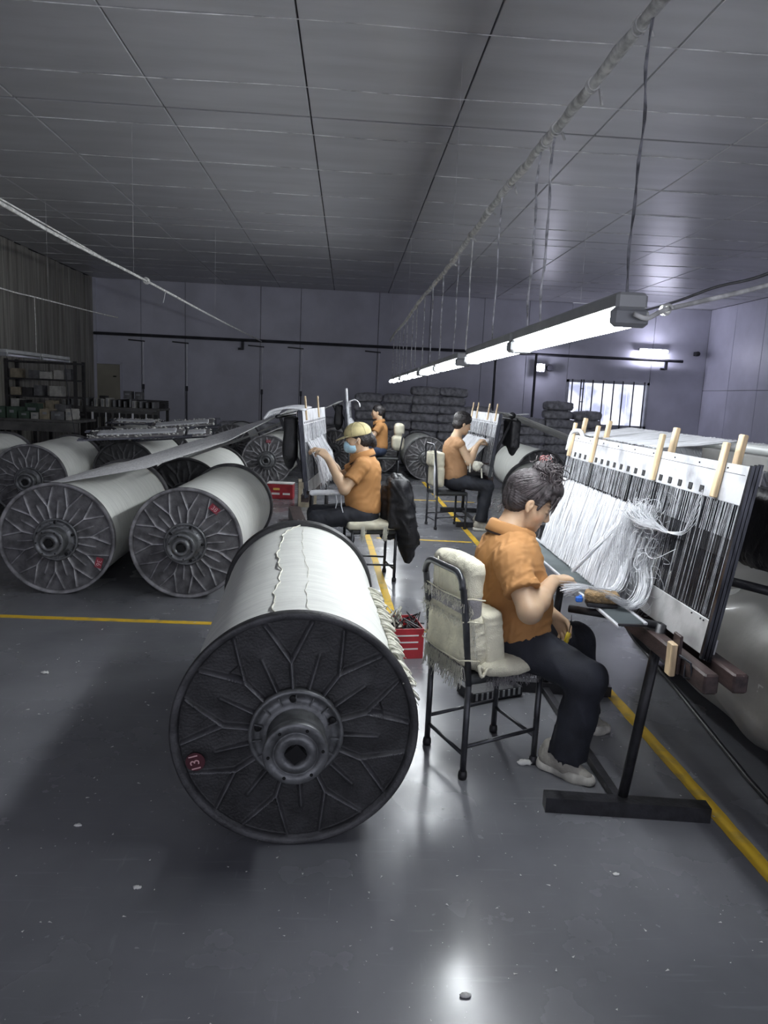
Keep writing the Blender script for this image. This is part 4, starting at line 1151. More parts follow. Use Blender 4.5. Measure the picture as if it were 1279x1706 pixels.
# reeds / frames lying across spools
def lying(c, L_, W_, rz, tilt, label, seed, tx=radians(9)):
    t = thing('lying_harness', label, 'loom frame', c, rz); ca, sa = cos(tilt), sin(tilt); R_ = np.array([[ca, 0, sa], [0, 1, 0], [-sa, 0, ca]]) @ np.array([[1, 0, 0], [0, cos(tx), -sin(tx)], [0, sin(tx), cos(tx)]])
    Q = lambda x, y, z=0: R_ @ V(x, y, z)
    for y in (-W_ / 2, -W_ / 2 + .07, W_ / 2 - .07, W_ / 2):
        MB().bar(Q(-L_ / 2 - .08, y), Q(L_ / 2 + .08, y), .022, .018).build('rail', M['rail'], t)
    for x in (-L_ / 2, L_ / 2): MB().bar(Q(x, -W_ / 2), Q(x, W_ / 2), .03, .02).build('end_bar', M['rail'], t)
    MB().box(Q(0, 0, .006), (L_ * .94, W_ * .8, .02), R_, bev=.004).build('wire_mat', M['padgrey'], t)
    rg = np.random.default_rng(seed); mb = MB()
    for i in range(110):
        p = Q(rg.uniform(-L_ / 2, L_ / 2), rg.choice([-1, 1]) * W_ * .3 + rg.normal() * .05, .02); s_ = rg.uniform(.008, .02)
        mb.add([p + V(*q) * s_ * V(1.6, 1.2, .9) for q in ico], icf)
    o = mb.build('white_fluff', M['lint'], t, True); o['kind'] = 'stuff'
    v, f_ = surf(scene([rbx((0, -W_ * .05, .03), (L_ * .40, W_ * .22, .012), rd=.008)], folds(.008, 40, (1, .3, 0), seed)), (-L_ / 2, -W_ / 2, -.02), (L_ / 2, W_ / 2, .07), .014)
    v = v @ R_.T; mesh_obj('white_yarn_layer', v, f_, M['thread'], t, True)
lying((-2.55, 8.85, .90), 1.15, .52, radians(8), radians(-4), 'nearer fluffy harness frame lying across the second-row spool', 1)
lying((-2.25, 9.5, .86), .95, .45, radians(14), radians(-5), 'second fluffy harness frame just behind the nearer lying one', 2)
lying((-2.55, 11.2, .91), 1.0, .55, radians(10), radians(-6), 'farther fluffy harness frame lying over the far left spools', 3)
lying((-3.55, 12.2, .865), .75, .35, radians(4), radians(0), 'thin fluffy harness frame on the farthest left spool', 4)

# ================================================================== CRATES, CARTONS
t = thing('red_crate', 'open red plastic crate of yarn scraps on the floor between chair and big spool', 'crate', (.36, 4.02, 0), radians(8))
for s in (-1, 1):
    MB().box((s * .105, 0, .09), (.006, .26, .18), bev=.001).build('side_wall', M['redp'], t); MB().box((0, s * .13, .09), (.21, .006, .18), bev=.001).build('end_wall', M['redp'], t)
MB().box((0, 0, .006), (.2, .25, .008)).build('crate_bottom', M['redp'], t)
for z in (.06, .10, .14):
    MB().box((0, -.1345, z), (.15, .002, .008)).build('white_print', M['paperwhite'], t)
mb = MB(); rg = random.Random(3)
for i in range(30): 
    p = (rg.uniform(-.08, .08), rg.uniform(-.1, .1), .15); mb.tube([p, (p[0] + rg.uniform(-.06, .06), p[1] + rg.uniform(-.05, .05), .15 + rg.uniform(.0, .07)), (p[0] + rg.uniform(-.08, .08), p[1] + rg.uniform(-.05, .05), .15)], .005, 4)
o = tag(mb.build('yarn_scraps', M['dark'], None, world=False), 'dark scraps and tools heaped in the red crate', 'scraps', kind='stuff'); o.location = (.36, 4.02, 0)
mb = MB()
for i in range(26):
    p = (rg.uniform(-.12, .02), rg.uniform(-.1, .1), .17); mb.tube([p, (p[0] + rg.uniform(-.08, .06), p[1] + rg.uniform(-.05, .05), .17 + rg.uniform(.0, .1)), (p[0] + rg.uniform(-.14, .02), p[1] + rg.uniform(-.05, .05), .12)], .007, 5)
o = tag(mb.build('yarn_waste', M['threadcream'], None, True), 'white yarn waste hanging over the rim of the red crate', 'yarn', kind='stuff'); o.location = (.36, 4.02, 0)
t = thing('red_carton', 'small red and white printed carton on the floor by the spool marked 116', 'box', (-.90, 9.95, 0), radians(-3))
MB().box((0, 0, .105), (.36, .2, .21), bev=.004).build('carton_body', M['red'], t)
MB().box((0, 0, .217), (.365, .205, .014), bev=.002).build('carton_lid', M['paperwhite'], t)
MB().box((-.05, -.101, .14), (.09, .002, .03)).build('gold_print', M['gold'], t)
for k, (x, w_) in enumerate(((-.06, .11), (.09, .10))): MB().box((x, -.101, .075), (w_, .002, .028)).build('white_print', M['paperwhite'], t)
t = thing('brown_carton', 'brown carton behind the red one, beneath the capped worker\'s frame', 'box', (-.50, 9.35, 0), radians(5))
MB().box((0, 0, .17), (.24, .3, .34), bev=.004).build('carton_body', M['carton'], t)
MB().box((0, 0, .343), (.05, .3, .004)).build('tape_strip', M['paperwhite'], t); MB().box((.05, 0, .37), (.14, .2, .05), bev=.01).build('white_wad', M['paperwhite'], t)
t = thing('timber_block', 'bound dark timber block on the floor below the capped worker\'s frame', 'block', (-.53, 7.9, 0), radians(8))
MB().box((0, 0, .08), (.14, .9, .14), bev=.006).build('block_body', M['wooddark'], t)
for x in (-.02, .03): MB().box((x, -.452, .08), (.01, .003, .142)).build('binding', M['paperwhite'], t)
t = thing('black_tray', 'low black toothed tray under the front worker\'s chair', 'tray', (.78, 3.42, 0), radians(22))
MB().box((0, 0, .03), (.30, .16, .05), bev=.004).build('tray_body', M['dark'], t)
for k in range(9): MB().box((-.13 + k * .032, -.082, .035), (.012, .004, .035)).build('tooth', M['lampcap'], t)

# ================================================================== CHAIRS
def chair(x, y, rz, label, W=.30, D=.345, sh=.415, back=.84, arm=True, style=0, backon=True):
    t = thing('metal_chair', label, 'chair', (x, y, 0), rz)
    w_, d = W / 2, D / 2; tr = .0125
    for s in (-1, 1):
        if backon:
            # rear legs: one tube from foot up to the back
            MB().tube([(-d, s * w_, .01), (-d, s * w_, sh)], tr, 12).build('leg', M['blacktube'], t, True)
        else: MB().tube([(-d, s * w_, .01), (-d, s * w_, sh)], tr, 12).build('leg', M['blacktube'], t, True)
        MB().tube([(d, s * w_, .01), (d, s * w_, sh)], tr, 12).build('leg', M['blacktube'], t, True)
        MB().tube([(-d, s * w_, .135), (d, s * w_, .155)], .008, 8).build('stretcher', M['blacktube'], t, True)
        for q in (-d, d): MB().lathe([(.001, 0), (.017, 0), (.019, .012), (.017, .03), (.013, .034)], c=(q, s * w_, 0), axis='z', n=14).build('rubber_foot', M['dark'], t, True)
    MB().tube([(-d, -w_, .10), (-d, w_, .10)], .008, 8).build('stretcher', M['blacktube'], t, True)
    MB().tube([(d, -w_, .12), (d, w_, .12)], .008, 8).build('stretcher', M['blacktube'], t, True)
    if backon:
        lean = .055; c = []
        hb = back; rr_ = .06
        c = [(-d, -w_, sh - .02), (-d - lean * .5, -w_, sh + (hb - sh) * .5), (-d - lean * .93, -w_, hb - rr_)]
        for a in np.linspace(0, pi / 2, 6): c.append((-d - lean, -w_ + rr_ * (1 - cos(a)), hb - rr_ + rr_ * sin(a)))
        c2 = [(x_, -y_, z_) for x_, y_, z_ in c[::-1]]
        MB().tube(c + c2, .0135, 12).build('back_frame', M['blacktube'], t, True)
    v, f_ = surf(scene([rbx((0, 0, sh), (d + .012, w_ + .012, .022), rd=.018)]), (-d - .05, -w_ - .05, sh - .05), (d + .05, w_ + .05, sh + .05), .01)
    mesh_obj('seat', v, f_, M['seat'], t, True)
    return t
def fringe(pts, L_, n, r, name, parent, seed=0, m_='threadcream', spread=.012):
    rg = np.random.default_rng(seed); C = np.array(pts); k = rg.integers(0, len(C) - 1, n); q = rg.uniform(size=(n, 1)); A_ = C[k] * (1 - q) + C[k + 1] * q + rg.normal(size=(n, 3)) * .003
    l = rg.uniform(.4, 1, n)[:, None] * L_
    Mi = A_ + np.array([0, 0, -.5]) * l + rg.normal(size=(n, 3)) * spread * .5; B_ = A_ + np.array([0, 0, -1]) * l + rg.normal(size=(n, 3)) * spread
    v, f_ = many_threads(A_, B_, r, [Mi]); o = mesh_obj(name, v, f_, M[m_], parent); o['kind'] = 'stuff'; return o
# chair 1
ch1 = chair(.613, 2.806, radians(22), 'front metal chair with ragged cream padded back, front worker sits on it', back=.845)
def bx_(c): return c
xb = -.1725
ops = [rbx((xb + .012, 0, .800), (.042, .150, .085), rd=.036, k=.03), el((xb + .02, 0, .845), (.05, .145, .045), k=.03)]
wr_ = folds(.005, 75, (0, 1, .5), 4)
v, f_ = surf(scene(ops, wr_), (-.3, -.22, .66), (-.05, .22, .93), .006); mesh_obj('upper_back_pad', v, f_, M['cream'], ch1, True)
v, f_ = surf(scene([rbx((xb + .012, 0, .700), (.034, .152, .055), rd=.02)], folds(.003, 30, (0, 1, .2), 5)), (-.3, -.2, .6), (-.05, .2, .8), .006); mesh_obj('lining_band', v, f_, M['padgrey'], ch1, True)
v, f_ = surf(scene([rbx((xb + .012, 0, .570), (.048, .158, .105), rd=.03), el((xb + .045, -.12, .56), (.05, .045, .12), k=.03), el((xb + .045, .12, .56), (.05, .045, .12), k=.03)], folds(.006, 75, (.2, .6, 1), 6)), (-.3, -.24, .42), (-.02, .24, .72), .006); mesh_obj('lower_back_pad', v, f_, M['cream'], ch1, True)
v, f_ = surf(scene([rbx((xb - .004, 0, .452), (.016, .145, .05), rd=.012)], folds(.004, 50, (0, 1, 0), 2)), (-.3, -.2, .36), (-.05, .2, .55), .006); mesh_obj('lining_skirt', v, f_, M['padgrey'], ch1, True)
for z, n_, L_ in ((.735, 110, .035), (.665, 90, .03), (.47, 230, .095)):
    fringe([(-.2275 + .02 * (1 if z < .5 else 0), -.155, z), (-.2275 + .02 * (1 if z < .5 else 0), .155, z)], L_, n_, .0011, 'fringe', ch1, int(z * 100), spread=.009)
fringe([(-.21, .155, .74), (-.20, .158, .60), (-.19, .155, .47)], .05, 130, .0010, 'fringe', ch1, 5, spread=.012)
fringe([(-.19, -.155, .72), (-.17, -.165, .60), (-.15, -.16, .50)], .035, 90, .0010, 'fringe', ch1, 6, spread=.008)
mb = MB()
for z in (.655, .745, .50):
    mb.tube([(xb - .048, -.150, z), (xb - .02, -.168, z + .004), (xb + .02, -.170, z - .004), (xb + .045, -.158, z - .01)], .0035, 5); mb.tube([(xb - .05, -.15, z), (xb - .053, 0, z - .006), (xb - .05, .15, z)], .003, 5)
mb.tube(curve_pts([(xb - .055, .05, .87), (xb - .06, .03, .80), (xb - .058, .035, .74)], 5), .003, 5)
mb.tube(curve_pts([(xb - .03, -.03, .64), (xb - .035, -.035, .56), (xb - .03, .03, .49)], 5), .003, 5)
mb.build('tie_cord', M['cream'], ch1, True)
fringe([(d_, s_, .415) for d_, s_ in ((-.10, -.168), (.18, -.168))], .04, 200, .0010, 'fringe', ch1, 8, 'padgrey', spread=.006)
# cushions on it
R22 = np.array([[cos(radians(22)), -sin(radians(22)), 0], [sin(radians(22)), cos(radians(22)), 0], [0, 0, 1]])
def loc1(p): return R22 @ V(*p) + V(.613, 2.806, 0)
cu = thing('upright_cushion', 'upright cream cushion wedged between chair back and front worker', 'cushion', (.613, 2.806, .44), radians(22))
v, f_ = surf(scene([rbx((-.075, -.02, .125), (.045, .155, .125), np.array([[cos(.14), 0, sin(.14)], [0, 1, 0], [-sin(.14), 0, cos(.14)]]), rd=.022)], folds(.0045, 60, (.2, .5, 1), 9)), (-.18, -.24, -.03), (.05, .2, .3), .006)
mesh_obj('cushion_body', v, f_, M['cream'], cu, True)
cu = thing('seat_cushion', 'stuffed cream seat cushion under the front worker', 'cushion', (.613, 2.806, .44), radians(22))
v, f_ = surf(scene([el((.03, -.02, .02), (.20, .185, .045)), el((-.01, -.15, .018), (.13, .06, .038), k=.03)], folds(.0035, 80, (1, .4, 0), 2)), (-.22, -.26, -.05), (.28, .24, .1), .006)
mesh_obj('cushion_body', v, f_, M['cream'], cu, True)
MB().tube(curve_pts([(-.12, -.17, .02), (-.15, -.18, .04), (-.14, -.19, .0), (-.11, -.185, .03), (-.08, -.19, .02)], 5), .007, 6).build('corner_knot', M['cream'], cu, True)

def cushion(x, y, z, rx_, ry_, rz_, label, rot=0, seed=1, fr=False):
    t = thing('seat_cushion', label, 'cushion', (x, y, z), rot)
    v, f_ = surf(scene([rbx((0, 0, 0), (rx_, ry_, rz_), rd=rz_ * .75), el((0, 0, .004), (rx_ * 1.02, ry_ * 1.02, rz_ * 1.15), k=.03)], folds(.004, 70, (1, .5, 0), seed)), (-rx_ - .05, -ry_ - .05, -rz_ - .03), (rx_ + .05, ry_ + .05, rz_ + .04), .011)
    mesh_obj('cushion_body', v, f_, M['cream'], t, True)
    if fr:
        for yy_ in (-.08, .1):
            fringe([(yy_ - .012, -ry_ - .004, -.005), (yy_ + .012, -ry_ - .004, -.005)], .11, 110, .0018, 'tassel', t, 3, spread=.009)
    return t
# chair 2 (worker faces -x)
ch2 = chair(.215, 5.72, radians(180 + 12), 'chair of the capped worker, black jacket over its back', W=.31, D=.36, back=.80)
cushion(.20, 5.70, .465, .20, .18, .030, 'cream seat cushion with tassels under the capped worker', rot=radians(10), seed=3, fr=True)
# jacket
jc = [rbx((.425, 5.73, .64), (.075, .20, .20), rd=.03, k=.05), rbx((.36, 5.80, .55), (.06, .14, .22), rd=.03, k=.06), el((.50, 5.66, .52), (.075, .17, .28), k=.06), el((.53, 5.62, .32), (.06, .12, .17), k=.06), rc((.44, 5.55, .78), (.56, 5.52, .36), .055, .05, k=.05), rc((.44, 5.88, .80), (.50, 5.9, .45), .05, .045, k=.04)]
v, f_ = surf(scene(jc, folds(.017, 52, (1, .45, .12), 7)), (.28, 5.38, .08), (.72, 6.05, .92), .011)
jk = thing('black_jacket', 'black jacket draped over the back of the capped worker\'s chair', 'jacket', (.45, 5.7, 0))
mesh_obj('jacket_body', v, f_, M['blackcloth'], jk, True, world=True)
v, f_ = surf(scene([rc((.40, 5.60, .84), (.40, 5.84, .845), .025, .025)], folds(.006, 60, (0, 1, 0), 7)), (.33, 5.53, .78), (.47, 5.92, .9), .008)
mesh_obj('jacket_collar', v, f_, M['blackcloth'], jk, True, world=True)
# chair 3
ch3 = chair(1.19, 8.16, radians(12), 'chair of the bare-armed worker with white padded back', W=.34, D=.36, back=.97)
t = thing('back_cushion', 'white boxy back cushion tied on the bare-armed worker\'s chair', 'cushion', (1.19, 8.16, 0), radians(12))
v, f_ = surf(scene([rbx((-.165, 0, .80), (.07, .15, .085), rd=.03), rbx((-.145, 0, .60), (.06, .15, .12), rd=.04, k=.03)], folds(.005, 30, (0, .4, 1), 4)), (-.3, -.22, .44), (.0, .22, .92), .012)
mesh_obj('cushion_body', v, f_, M['cream'], t, True)
MB().tube([(-.22, -.16, .88), (-.225, -.17, .6), (-.21, -.17, .36)], .012, 6).build('hanging_tie', M['thread'], t, True)
t.location.z = 0
# chair 4
ch4 = chair(.72, 12.35, radians(180), 'farthest chair with two pinkish pillows on its back', W=.34, D=.36, back=.86)
t = thing('back_cushion', 'two stacked beige pillows tied to the farthest chair back', 'cushion', (.72, 12.35, 0), radians(180))
v, f_ = surf(scene([rbx((-.18, 0, .92), (.09, .17, .11), rd=.07), rbx((-.165, 0, .69), (.11, .18, .13), rd=.08, k=.02)]), (-.36, -.25, .45), (-.0, .25, 1.12), .02)
mesh_obj('cushion_body', v, f_, M['cream'], t, True)

# ================================================================== SACKS
def sack_mesh(seed, L_=.62, W_=.42, H_=.20):
    A_ = np.array([[cos(.02), sin(.02), 0], [-sin(.02), cos(.02), 0], [0, 0, 1]])
    v, f_ = surf(scene([rbx((0, 0, 0), (L_ / 2, W_ / 2, H_ / 2 * .86), rd=.055), el((0, 0, 0), (L_ * .49, W_ * .5, H_ * .5), k=.05)], folds(.022, 34, (.8, .2, .3), seed)), (-L_ / 2 - .06, -W_ / 2 - .06, -H_ / 2 - .05), (L_ / 2 + .06, W_ / 2 + .06, H_ / 2 + .06), .022)
    o = mesh_obj('yarn_sack', v, f_, M['sack'], None, True); me = o.data; bpy.data.objects.remove(o); return me
SK = [sack_mesh(i) for i in range(5)]
rg = random.Random(12)
cols = [(.45, 8, 'first'), (1.06, 8, 'second'), (1.67, 9, 'third'), (2.27, 9, 'fourth'), (2.86, 7, 'fifth')]
cols2 = [(3.45, 6, 'first'), (4.05, 6, 'second'), (4.67, 8, 'third'), (5.30, 7, 'fourth'), (5.92, 5, 'fifth')]
def pile(cols, yb, label, grp, scale=1.):
    for x, n_, nm_ in cols:
        for k in range(n_):
            o = bpy.data.objects.new('yarn_sack', SK[rg.randrange(5)]); COL.objects.link(o)
            o.scale = (rg.uniform(.93, 1.05), rg.uniform(.9, 1.1), rg.uniform(.98, 1.06)); o.location = (x + rg.uniform(-.03, .03), yb + rg.uniform(-.04, .04), .098 + k * .190); o.rotation_euler = (rg.uniform(-.03, .03), rg.uniform(-.05, .05), rg.uniform(-.08, .08) + (pi if rg.random() < .5 else 0))
            od = ['bottom', 'second', 'third', 'fourth', 'fifth', 'sixth', 'seventh', 'eighth', 'ninth'][k]
            pos = 'topmost' if k == n_ - 1 else ('bottom' if k == 0 else None)
            lab = ('%s grey sack in the %s column of %s' % (pos, nm_, label)) if pos else '%s grey sack from the floor, %s column of %s' % (od, nm_, label)
            g = grp
            tag(o, lab, 'sack', g)
pile(cols, 15.6, 'the tall sack pile', 'sacks in the tall pile')
pile(cols2, 15.7, 'the lower sack pile by the window', 'sacks in the lower pile')
pile([(-3.2, 3, 'first'), (-2.55, 4, 'second'), (-1.9, 4, 'third'), (-1.25, 4, 'fourth'), (-.6, 5, 'fifth')], 16.2, 'the low sack heap', 'sacks in the low heap')

# ================================================================== LEFT BENCHES AND SHELF
def table(x0, x1, y0, y1, z, label, posts=True, m_='shelfgrey'):
    t = thing('work_bench', label, 'bench', ((x0 + x1) / 2, (y0 + y1) / 2, 0)); w_ = (x1 - x0) / 2; d = (y1 - y0) / 2
    MB().box((0, 0, z - .02), (2 * w_, 2 * d, .04), bev=.004).build('bench_top', M[m_], t)
    MB().box((0, -d + .02, z - .12), (2 * w_ - .04, .02, .15)).build('apron', M[m_], t)
    for a in (-1, 1):
        for b in (-1, 1): MB().box((a * (w_ - .04), b * (d - .04), (z - .04) / 2), (.05, .05, z - .04)).build('leg', M['shelf'], t)
    return t
table(-6.0, -4.38, 11.9, 12.7, .86, 'near dark workbench at left with a row of bins')
table(-6.0, -3.6, 13.9, 14.7, 1.04, 'far dark workbench holding upright harness frames')
# shelf rack
t = thing('shelf_rack', 'dark steel shelf rack with cartons by the left wall', 'shelf', (-5.45, 13.2, 0))
for a in (-.56, .62):
    for b in (-.2, .2): MB().box((a, b, .92), (.05, .05, 1.84)).build('upright', M['shelf'], t)
for z in (.9, 1.2, 1.5, 1.80): MB().box((.03, 0, z), (1.2, .44, .03)).build('shelf_board', M['shelf'], t)
rg = random.Random(8)
for z in (.915, 1.215, 1.515):
    x = -5.93; k = 0
    while x < -4.95:
        w_ = rg.uniform(.10, .22); h = rg.uniform(.12, .24); m_ = rg.choice(['carton', 'cartonlight', 'greybox', 'greybox', 'shelf'])
        if rg.random() < .8:
            q = thing('carton', '%s %s, %s from the left on the %s shelf of the rack' % ({'carton': 'brown', 'cartonlight': 'pale', 'greybox': 'grey', 'shelf': 'black'}[m_], 'carton', ORD[k], {.915: 'lowest', 1.215: 'middle', 1.515: 'upper'}[z]), 'box', (x + w_ / 2, 13.05 + rg.uniform(0, .08), z), group='cartons on the %s shelf, %s' % ({.915: 'lowest', 1.215: 'middle', 1.515: 'upper'}[z], m_))
            MB().box((0, 0, h / 2), (w_ - .01, .25, h), bev=.004).build('carton_body', M[m_], q); MB().box((0, 0, h), (.03, .25, .003)).build('tape_strip', M['cartonlight'], q); k += 1
        x += w_ + .01
nmx = 0
for zz, yy, xa, xb_, hh, ww in ((.86, 12.1, -5.95, -4.4, (.10, .2), (.12, .26)),):
    x = xa; k = 0
    while x < xb_ - .15:
        w_ = rg.uniform(*ww); h = rg.uniform(*hh); m_ = rg.choice(['carton', 'cartonlight', 'greybox', 'greybox', 'greenbox'])
        q = thing('bin', '%s bin, %s from the left on the near workbench' % ({'carton': 'brown', 'cartonlight': 'pale', 'greybox': 'grey', 'greenbox': 'dull green'}[m_], ORD[k]), 'bin', (x + w_ / 2, yy, zz), group='%s bins on the near workbench' % {'carton': 'brown', 'cartonlight': 'pale', 'greybox': 'grey', 'greenbox': 'green'}[m_])
        mb = MB()
        mb.box((0, 0, .006), (w_ - .012, .3, .008))
        for s in (-1, 1): mb.box((s * (w_ - .02) / 2, 0, h / 2), (.008, .3, h)); mb.box((0, s * .15, h / 2), (w_ - .012, .008, h))
        mb.build('bin_body', M[m_], q); MB().box((0, -.157, h * .6), (w_ * .4, .003, h * .25)).build('bin_label', M['lampcap'], q)
        x += w_ + .012; k += 1
x = -5.4; k = 0
while x < -3.7:
    h = rg.uniform(.10, .17); w_ = rg.uniform(.03, .07)
    q = thing('stored_reed', '%s stored reed bundle from the left on the far workbench' % ORD[k], 'reed', (x, 14.1, 1.04), group='reed bundles on the far workbench')
    MB().box((0, 0, h / 2), (w_, .35, h), bev=.003).build('bundle', M[rg.choice(['shelf', 'greybox', 'cartonlight'])], q)
    MB().box((0, -.177, h / 2), (w_ * .5, .004, h * .8)).build('edge_strip', M['lampcap'], q)
    x += w_ + rg.uniform(.02, .08); k += 1
for k in range(13):
    x = -5.2 + k * .125
    q = thing('hanging_harness', 'upright pale-edged harness panel under the far workbench, %s from the left' % ['first', 'second', 'third', 'fourth', 'fifth', 'sixth', 'seventh', 'eighth', 'ninth', 'tenth', 'eleventh', 'twelfth', 'last'][k], 'loom frame', (x, 13.80, .0), group='harness panels under the far workbench')
    MB().box((0, 0, .47), (.014 if k % 3 else .03, .03, .94)).build('edge_rail', M['conduit' if k % 2 else 'shelfgrey'], q); MB().box((.05, .02, .5), (.07, .01, .86)).build('panel', M['shelf'], q)
for x, z, w_, h, m_, l in ((-4.98, 1.04, .16, .13, 'cartonlight', 'pale printed box on the far workbench, left of the door'), (-4.82, 1.04, .12, .2, 'shelf', 'black box standing beside the pale printed box'), (-4.34, 1.20, .15, .15, 'greybox', 'grey box on the far stack, left of a similar one'), (-4.13, 1.20, .13, .14, 'greybox', 'grey box at the right on the far stack'), (-5.3, .86, .22, .24, 'greenbox', 'dull green box at the end of the near workbench')):
    yb = 12.4 if z < 1 else 14.45
    q = thing('storage_box', l, 'box', (x, yb, z)); MB().box((0, 0, h / 2), (w_, .2, h), bev=.004).build('box_body', M[m_], q); MB().box((0, -.102, h * .6), (w_ * .6, .003, h * .2)).build('print', M['lampcap'], q)
q = thing('plank_stack', 'dark stack of flat boards at the right end of the far workbench', 'boards', (-4.15, 14.45, 1.04))
for k in range(4): MB().box((.05 * k, 0, .02 + .038 * k), (1.1 - .1 * k, .3, .034), bev=.003).build('board', M['shelf'], q)

# ================================================================== PEOPLE
def head_frame(c, yaw, pitch, roll=0.):
    f = V(cos(yaw) * cos(pitch), sin(yaw) * cos(pitch), -sin(pitch)); r = nrm(np.cross(f, V(0, 0, 1))); u = np.cross(r, f)
    A = np.array([f, r, u]); c = V(*c)
    return A, c, (lambda p, s=1.: c + (V(*p) @ A) * s)
def head_ops(A, c, W, s=.95, k=1.):
    E = lambda p, r, kk=.02: el(W(p, s), V(*r) * s, A, kk)
    C = lambda a, b, r1, r2, kk=.02: rc(W(a, s), W(b, s), r1 * s, r2 * s, kk)
    ops = [E((-.012, 0, .035), (.096, .075, .088)), E((.022, 0, -.03), (.070, .061, .072), .03), E((.040, 0, -.075), (.047, .046, .034), .03), C((.070, 0, -.098), (.072, 0, -.096), .018, .018, .02)]
    for q in (-1, 1): ops.append(E((.052, q * .040, -.032), (.030, .024, .030), .02))
    ops.append(C((.078, -.032, .022), (.078, .032, .022), .013, .013, .015))
    for q in (-1, 1): ops.append(sub(E((.101, q * .031, .000), (.014, .018, .011), .018)))
    for q in (-1, 1): ops.append(E((.079, q * .031, -.001), (.013, .016, .010), .004))
    ops += [C((.086, 0, .012), (.107, 0, -.030), .008, .0105, .012), E((.102, 0, -.034), (.013, .013, .010), .006)]
    for q in (-1, 1): ops.append(E((.095, q * .012, -.036), (.011, .008, .008), .006))
    ops += [E((.086, 0, -.060), (.012, .022, .007), .006), E((.084, 0, -.071), (.011, .018, .007), .006), sub(E((.098, 0, -.0655), (.012, .022, .0014), .003))]
    for q in (-1, 1):
        ops.append(E((-.004, q * .078, -.004), (.017, .010, .027), .008))
        ops.append(sub(E((.003, q * .089, .003), (.010, .008, .017), .002)))
        ops.append(E((.000, q * .081, -.030), (.009, .007, .010), .005))
    return ops
def head_tint(A, c, s=.95):
    def g(v):
        q = (v - c) @ A.T / s
        t = np.ones((len(v), 3))
        def blot(cc, r, col, pw=2.):
            d = np.linalg.norm((q - V(*cc)) / V(*r), axis=1); w_ = np.clip(1 - d ** pw, 0, 1)[:, None]
            t[:] = t * (1 - w_) + t * V(*col) * w_
        blot((.092, 0, -.065), (.03, .026, .014), (.85, .50, .52))
        for e in (-1, 1):
            blot((.090, e * .034, .028), (.04, .026, .007), (.22, .2, .22), 4)
            blot((.088, e * .031, -.005), (.03, .019, .0035), (.16, .14, .15), 4)
            blot((.06, e * .045, -.035), (.04, .03, .03), (1.05, .86, .84))
        return t
    return g
def hand_ops(w_, d, n, t, curl=.5, s=1., thumb=.6, spread=1., curls=None):
    """w_ wrist point, d finger direction, n palm normal, t thumb side"""
    d = nrm(d); n = nrm(n - d * (n @ d)); t = nrm(np.cross(d, n)) * (1 if np.dot(np.cross(d, n), t) > 0 else -1)
    w_ = V(*w_); ops = []
    offs = [.027, .009, -.009, -.026]; Ls = [.068, .076, .070, .055]
    for i, o in enumerate(offs):
        kn = w_ + d * (.082 - .004 * abs(i - 1)) * s + t * o * s
        ops.append(rc(w_ + d * .012 * s + t * o * .55 * s, kn, .0155 * s, .0115 * s, .012))
        L_ = Ls[i] * s; a = 0; p = kn; cd = d + t * (o * 2.2 * spread); dd = nrm(cd); q = (curls[i] if curls else curl)
        r0 = .0088 * s * (1 if i < 3 else .88)
        for j, fr in enumerate((.44, .31, .25)):
            a += q * (.9 if j == 0 else 1.0)
            v_ = dd * cos(a) + n * sin(a); e = p + v_ * L_ * fr
            ops.append(rc(p, e, r0 * (1 - .09 * j), r0 * (.92 - .1 * j), .0035)); p = e
    b = w_ + d * .022 * s + t * .022 * s; a = w_ + d * .058 * s + t * (.046) * s + n * .012 * s
    ops.append(rc(b, a, .014 * s, .0105 * s, .012))
    m_ = a + nrm(d * .8 + t * .15 + n * thumb) * .030 * s; e = m_ + nrm(d * .8 - t * .25 + n * thumb) * .024 * s
    ops += [rc(a, m_, .0102 * s, .0092 * s, .004), rc(m_, e, .0092 * s, .0078 * s, .004)]
    return ops
def bounds(pts, m_):
    P_ = np.array(pts); return P_.min(0) - m_, P_.max(0) + m_
def shoe(name, heel, toe, parent, s=1., m_='shoe', res=.006, lift=0.):
    h = V(*heel); t = V(*toe); d = nrm(t - h); r_ = nrm(np.cross(d, V(0, 0, 1))); L_ = np.linalg.norm(t - h)
    A = np.array([d, r_, np.cross(r_, d)])
    C = (h + t) / 2
    g = lambda a, b, c_: h + d * a * L_ + r_ * b + A[2] * c_
    ops = [rc(g(.16, 0, .045), g(.55, 0, .040), .036, .034, .03), rc(g(.55, 0, .036), g(.86, 0, .026), .036, .024, .03), rc(g(.14, 0, .07), g(.18, 0, .10), .034, .034, .03), el(g(.33, 0, .065), (.07, .033, .04), A, k=.03)]
    lo, hi = bounds([h, t, h + V(0, 0, .13)], .05)
    sf = half(g(0, 0, .012), -A[2])
    ops = [both(o, sf) for o in ops]
    o = mesh_obj(name, *surf(scene(ops, folds(.0022, 75, d, 3)), lo, hi, res), M[m_], parent, True, world=True)
    so = [rc(g(.12, 0, .016), g(.42, 0, .016), .042, .036, .01), rc(g(.42, 0, .016), g(.66, 0, .016), .036, .044, .01), rc(g(.66, 0, .016), g(.88, 0, .016), .044, .031, .02)]
    top = half(g(0, 0, .037), A[2]); bot = half(g(0, 0, .002), -A[2])
    so = [both(both(q, top), bot) for q in so]
    mesh_obj('sole', *surf(scene(so, folds(.0016, 110, d, 1)), lo, hi, res), M['sole'], o, True, world=True)
    mb = MB()
    for k in range(4):
        mb.tube([g(.42 + .07 * k, -.022, .072 - .008 * k), g(.44 + .07 * k, 0, .080 - .008 * k), g(.42 + .07 * k, .022, .072 - .008 * k)], .0028, 5)
    mb.build('laces', M['paperwhite'], o, True, world=True)
    return o

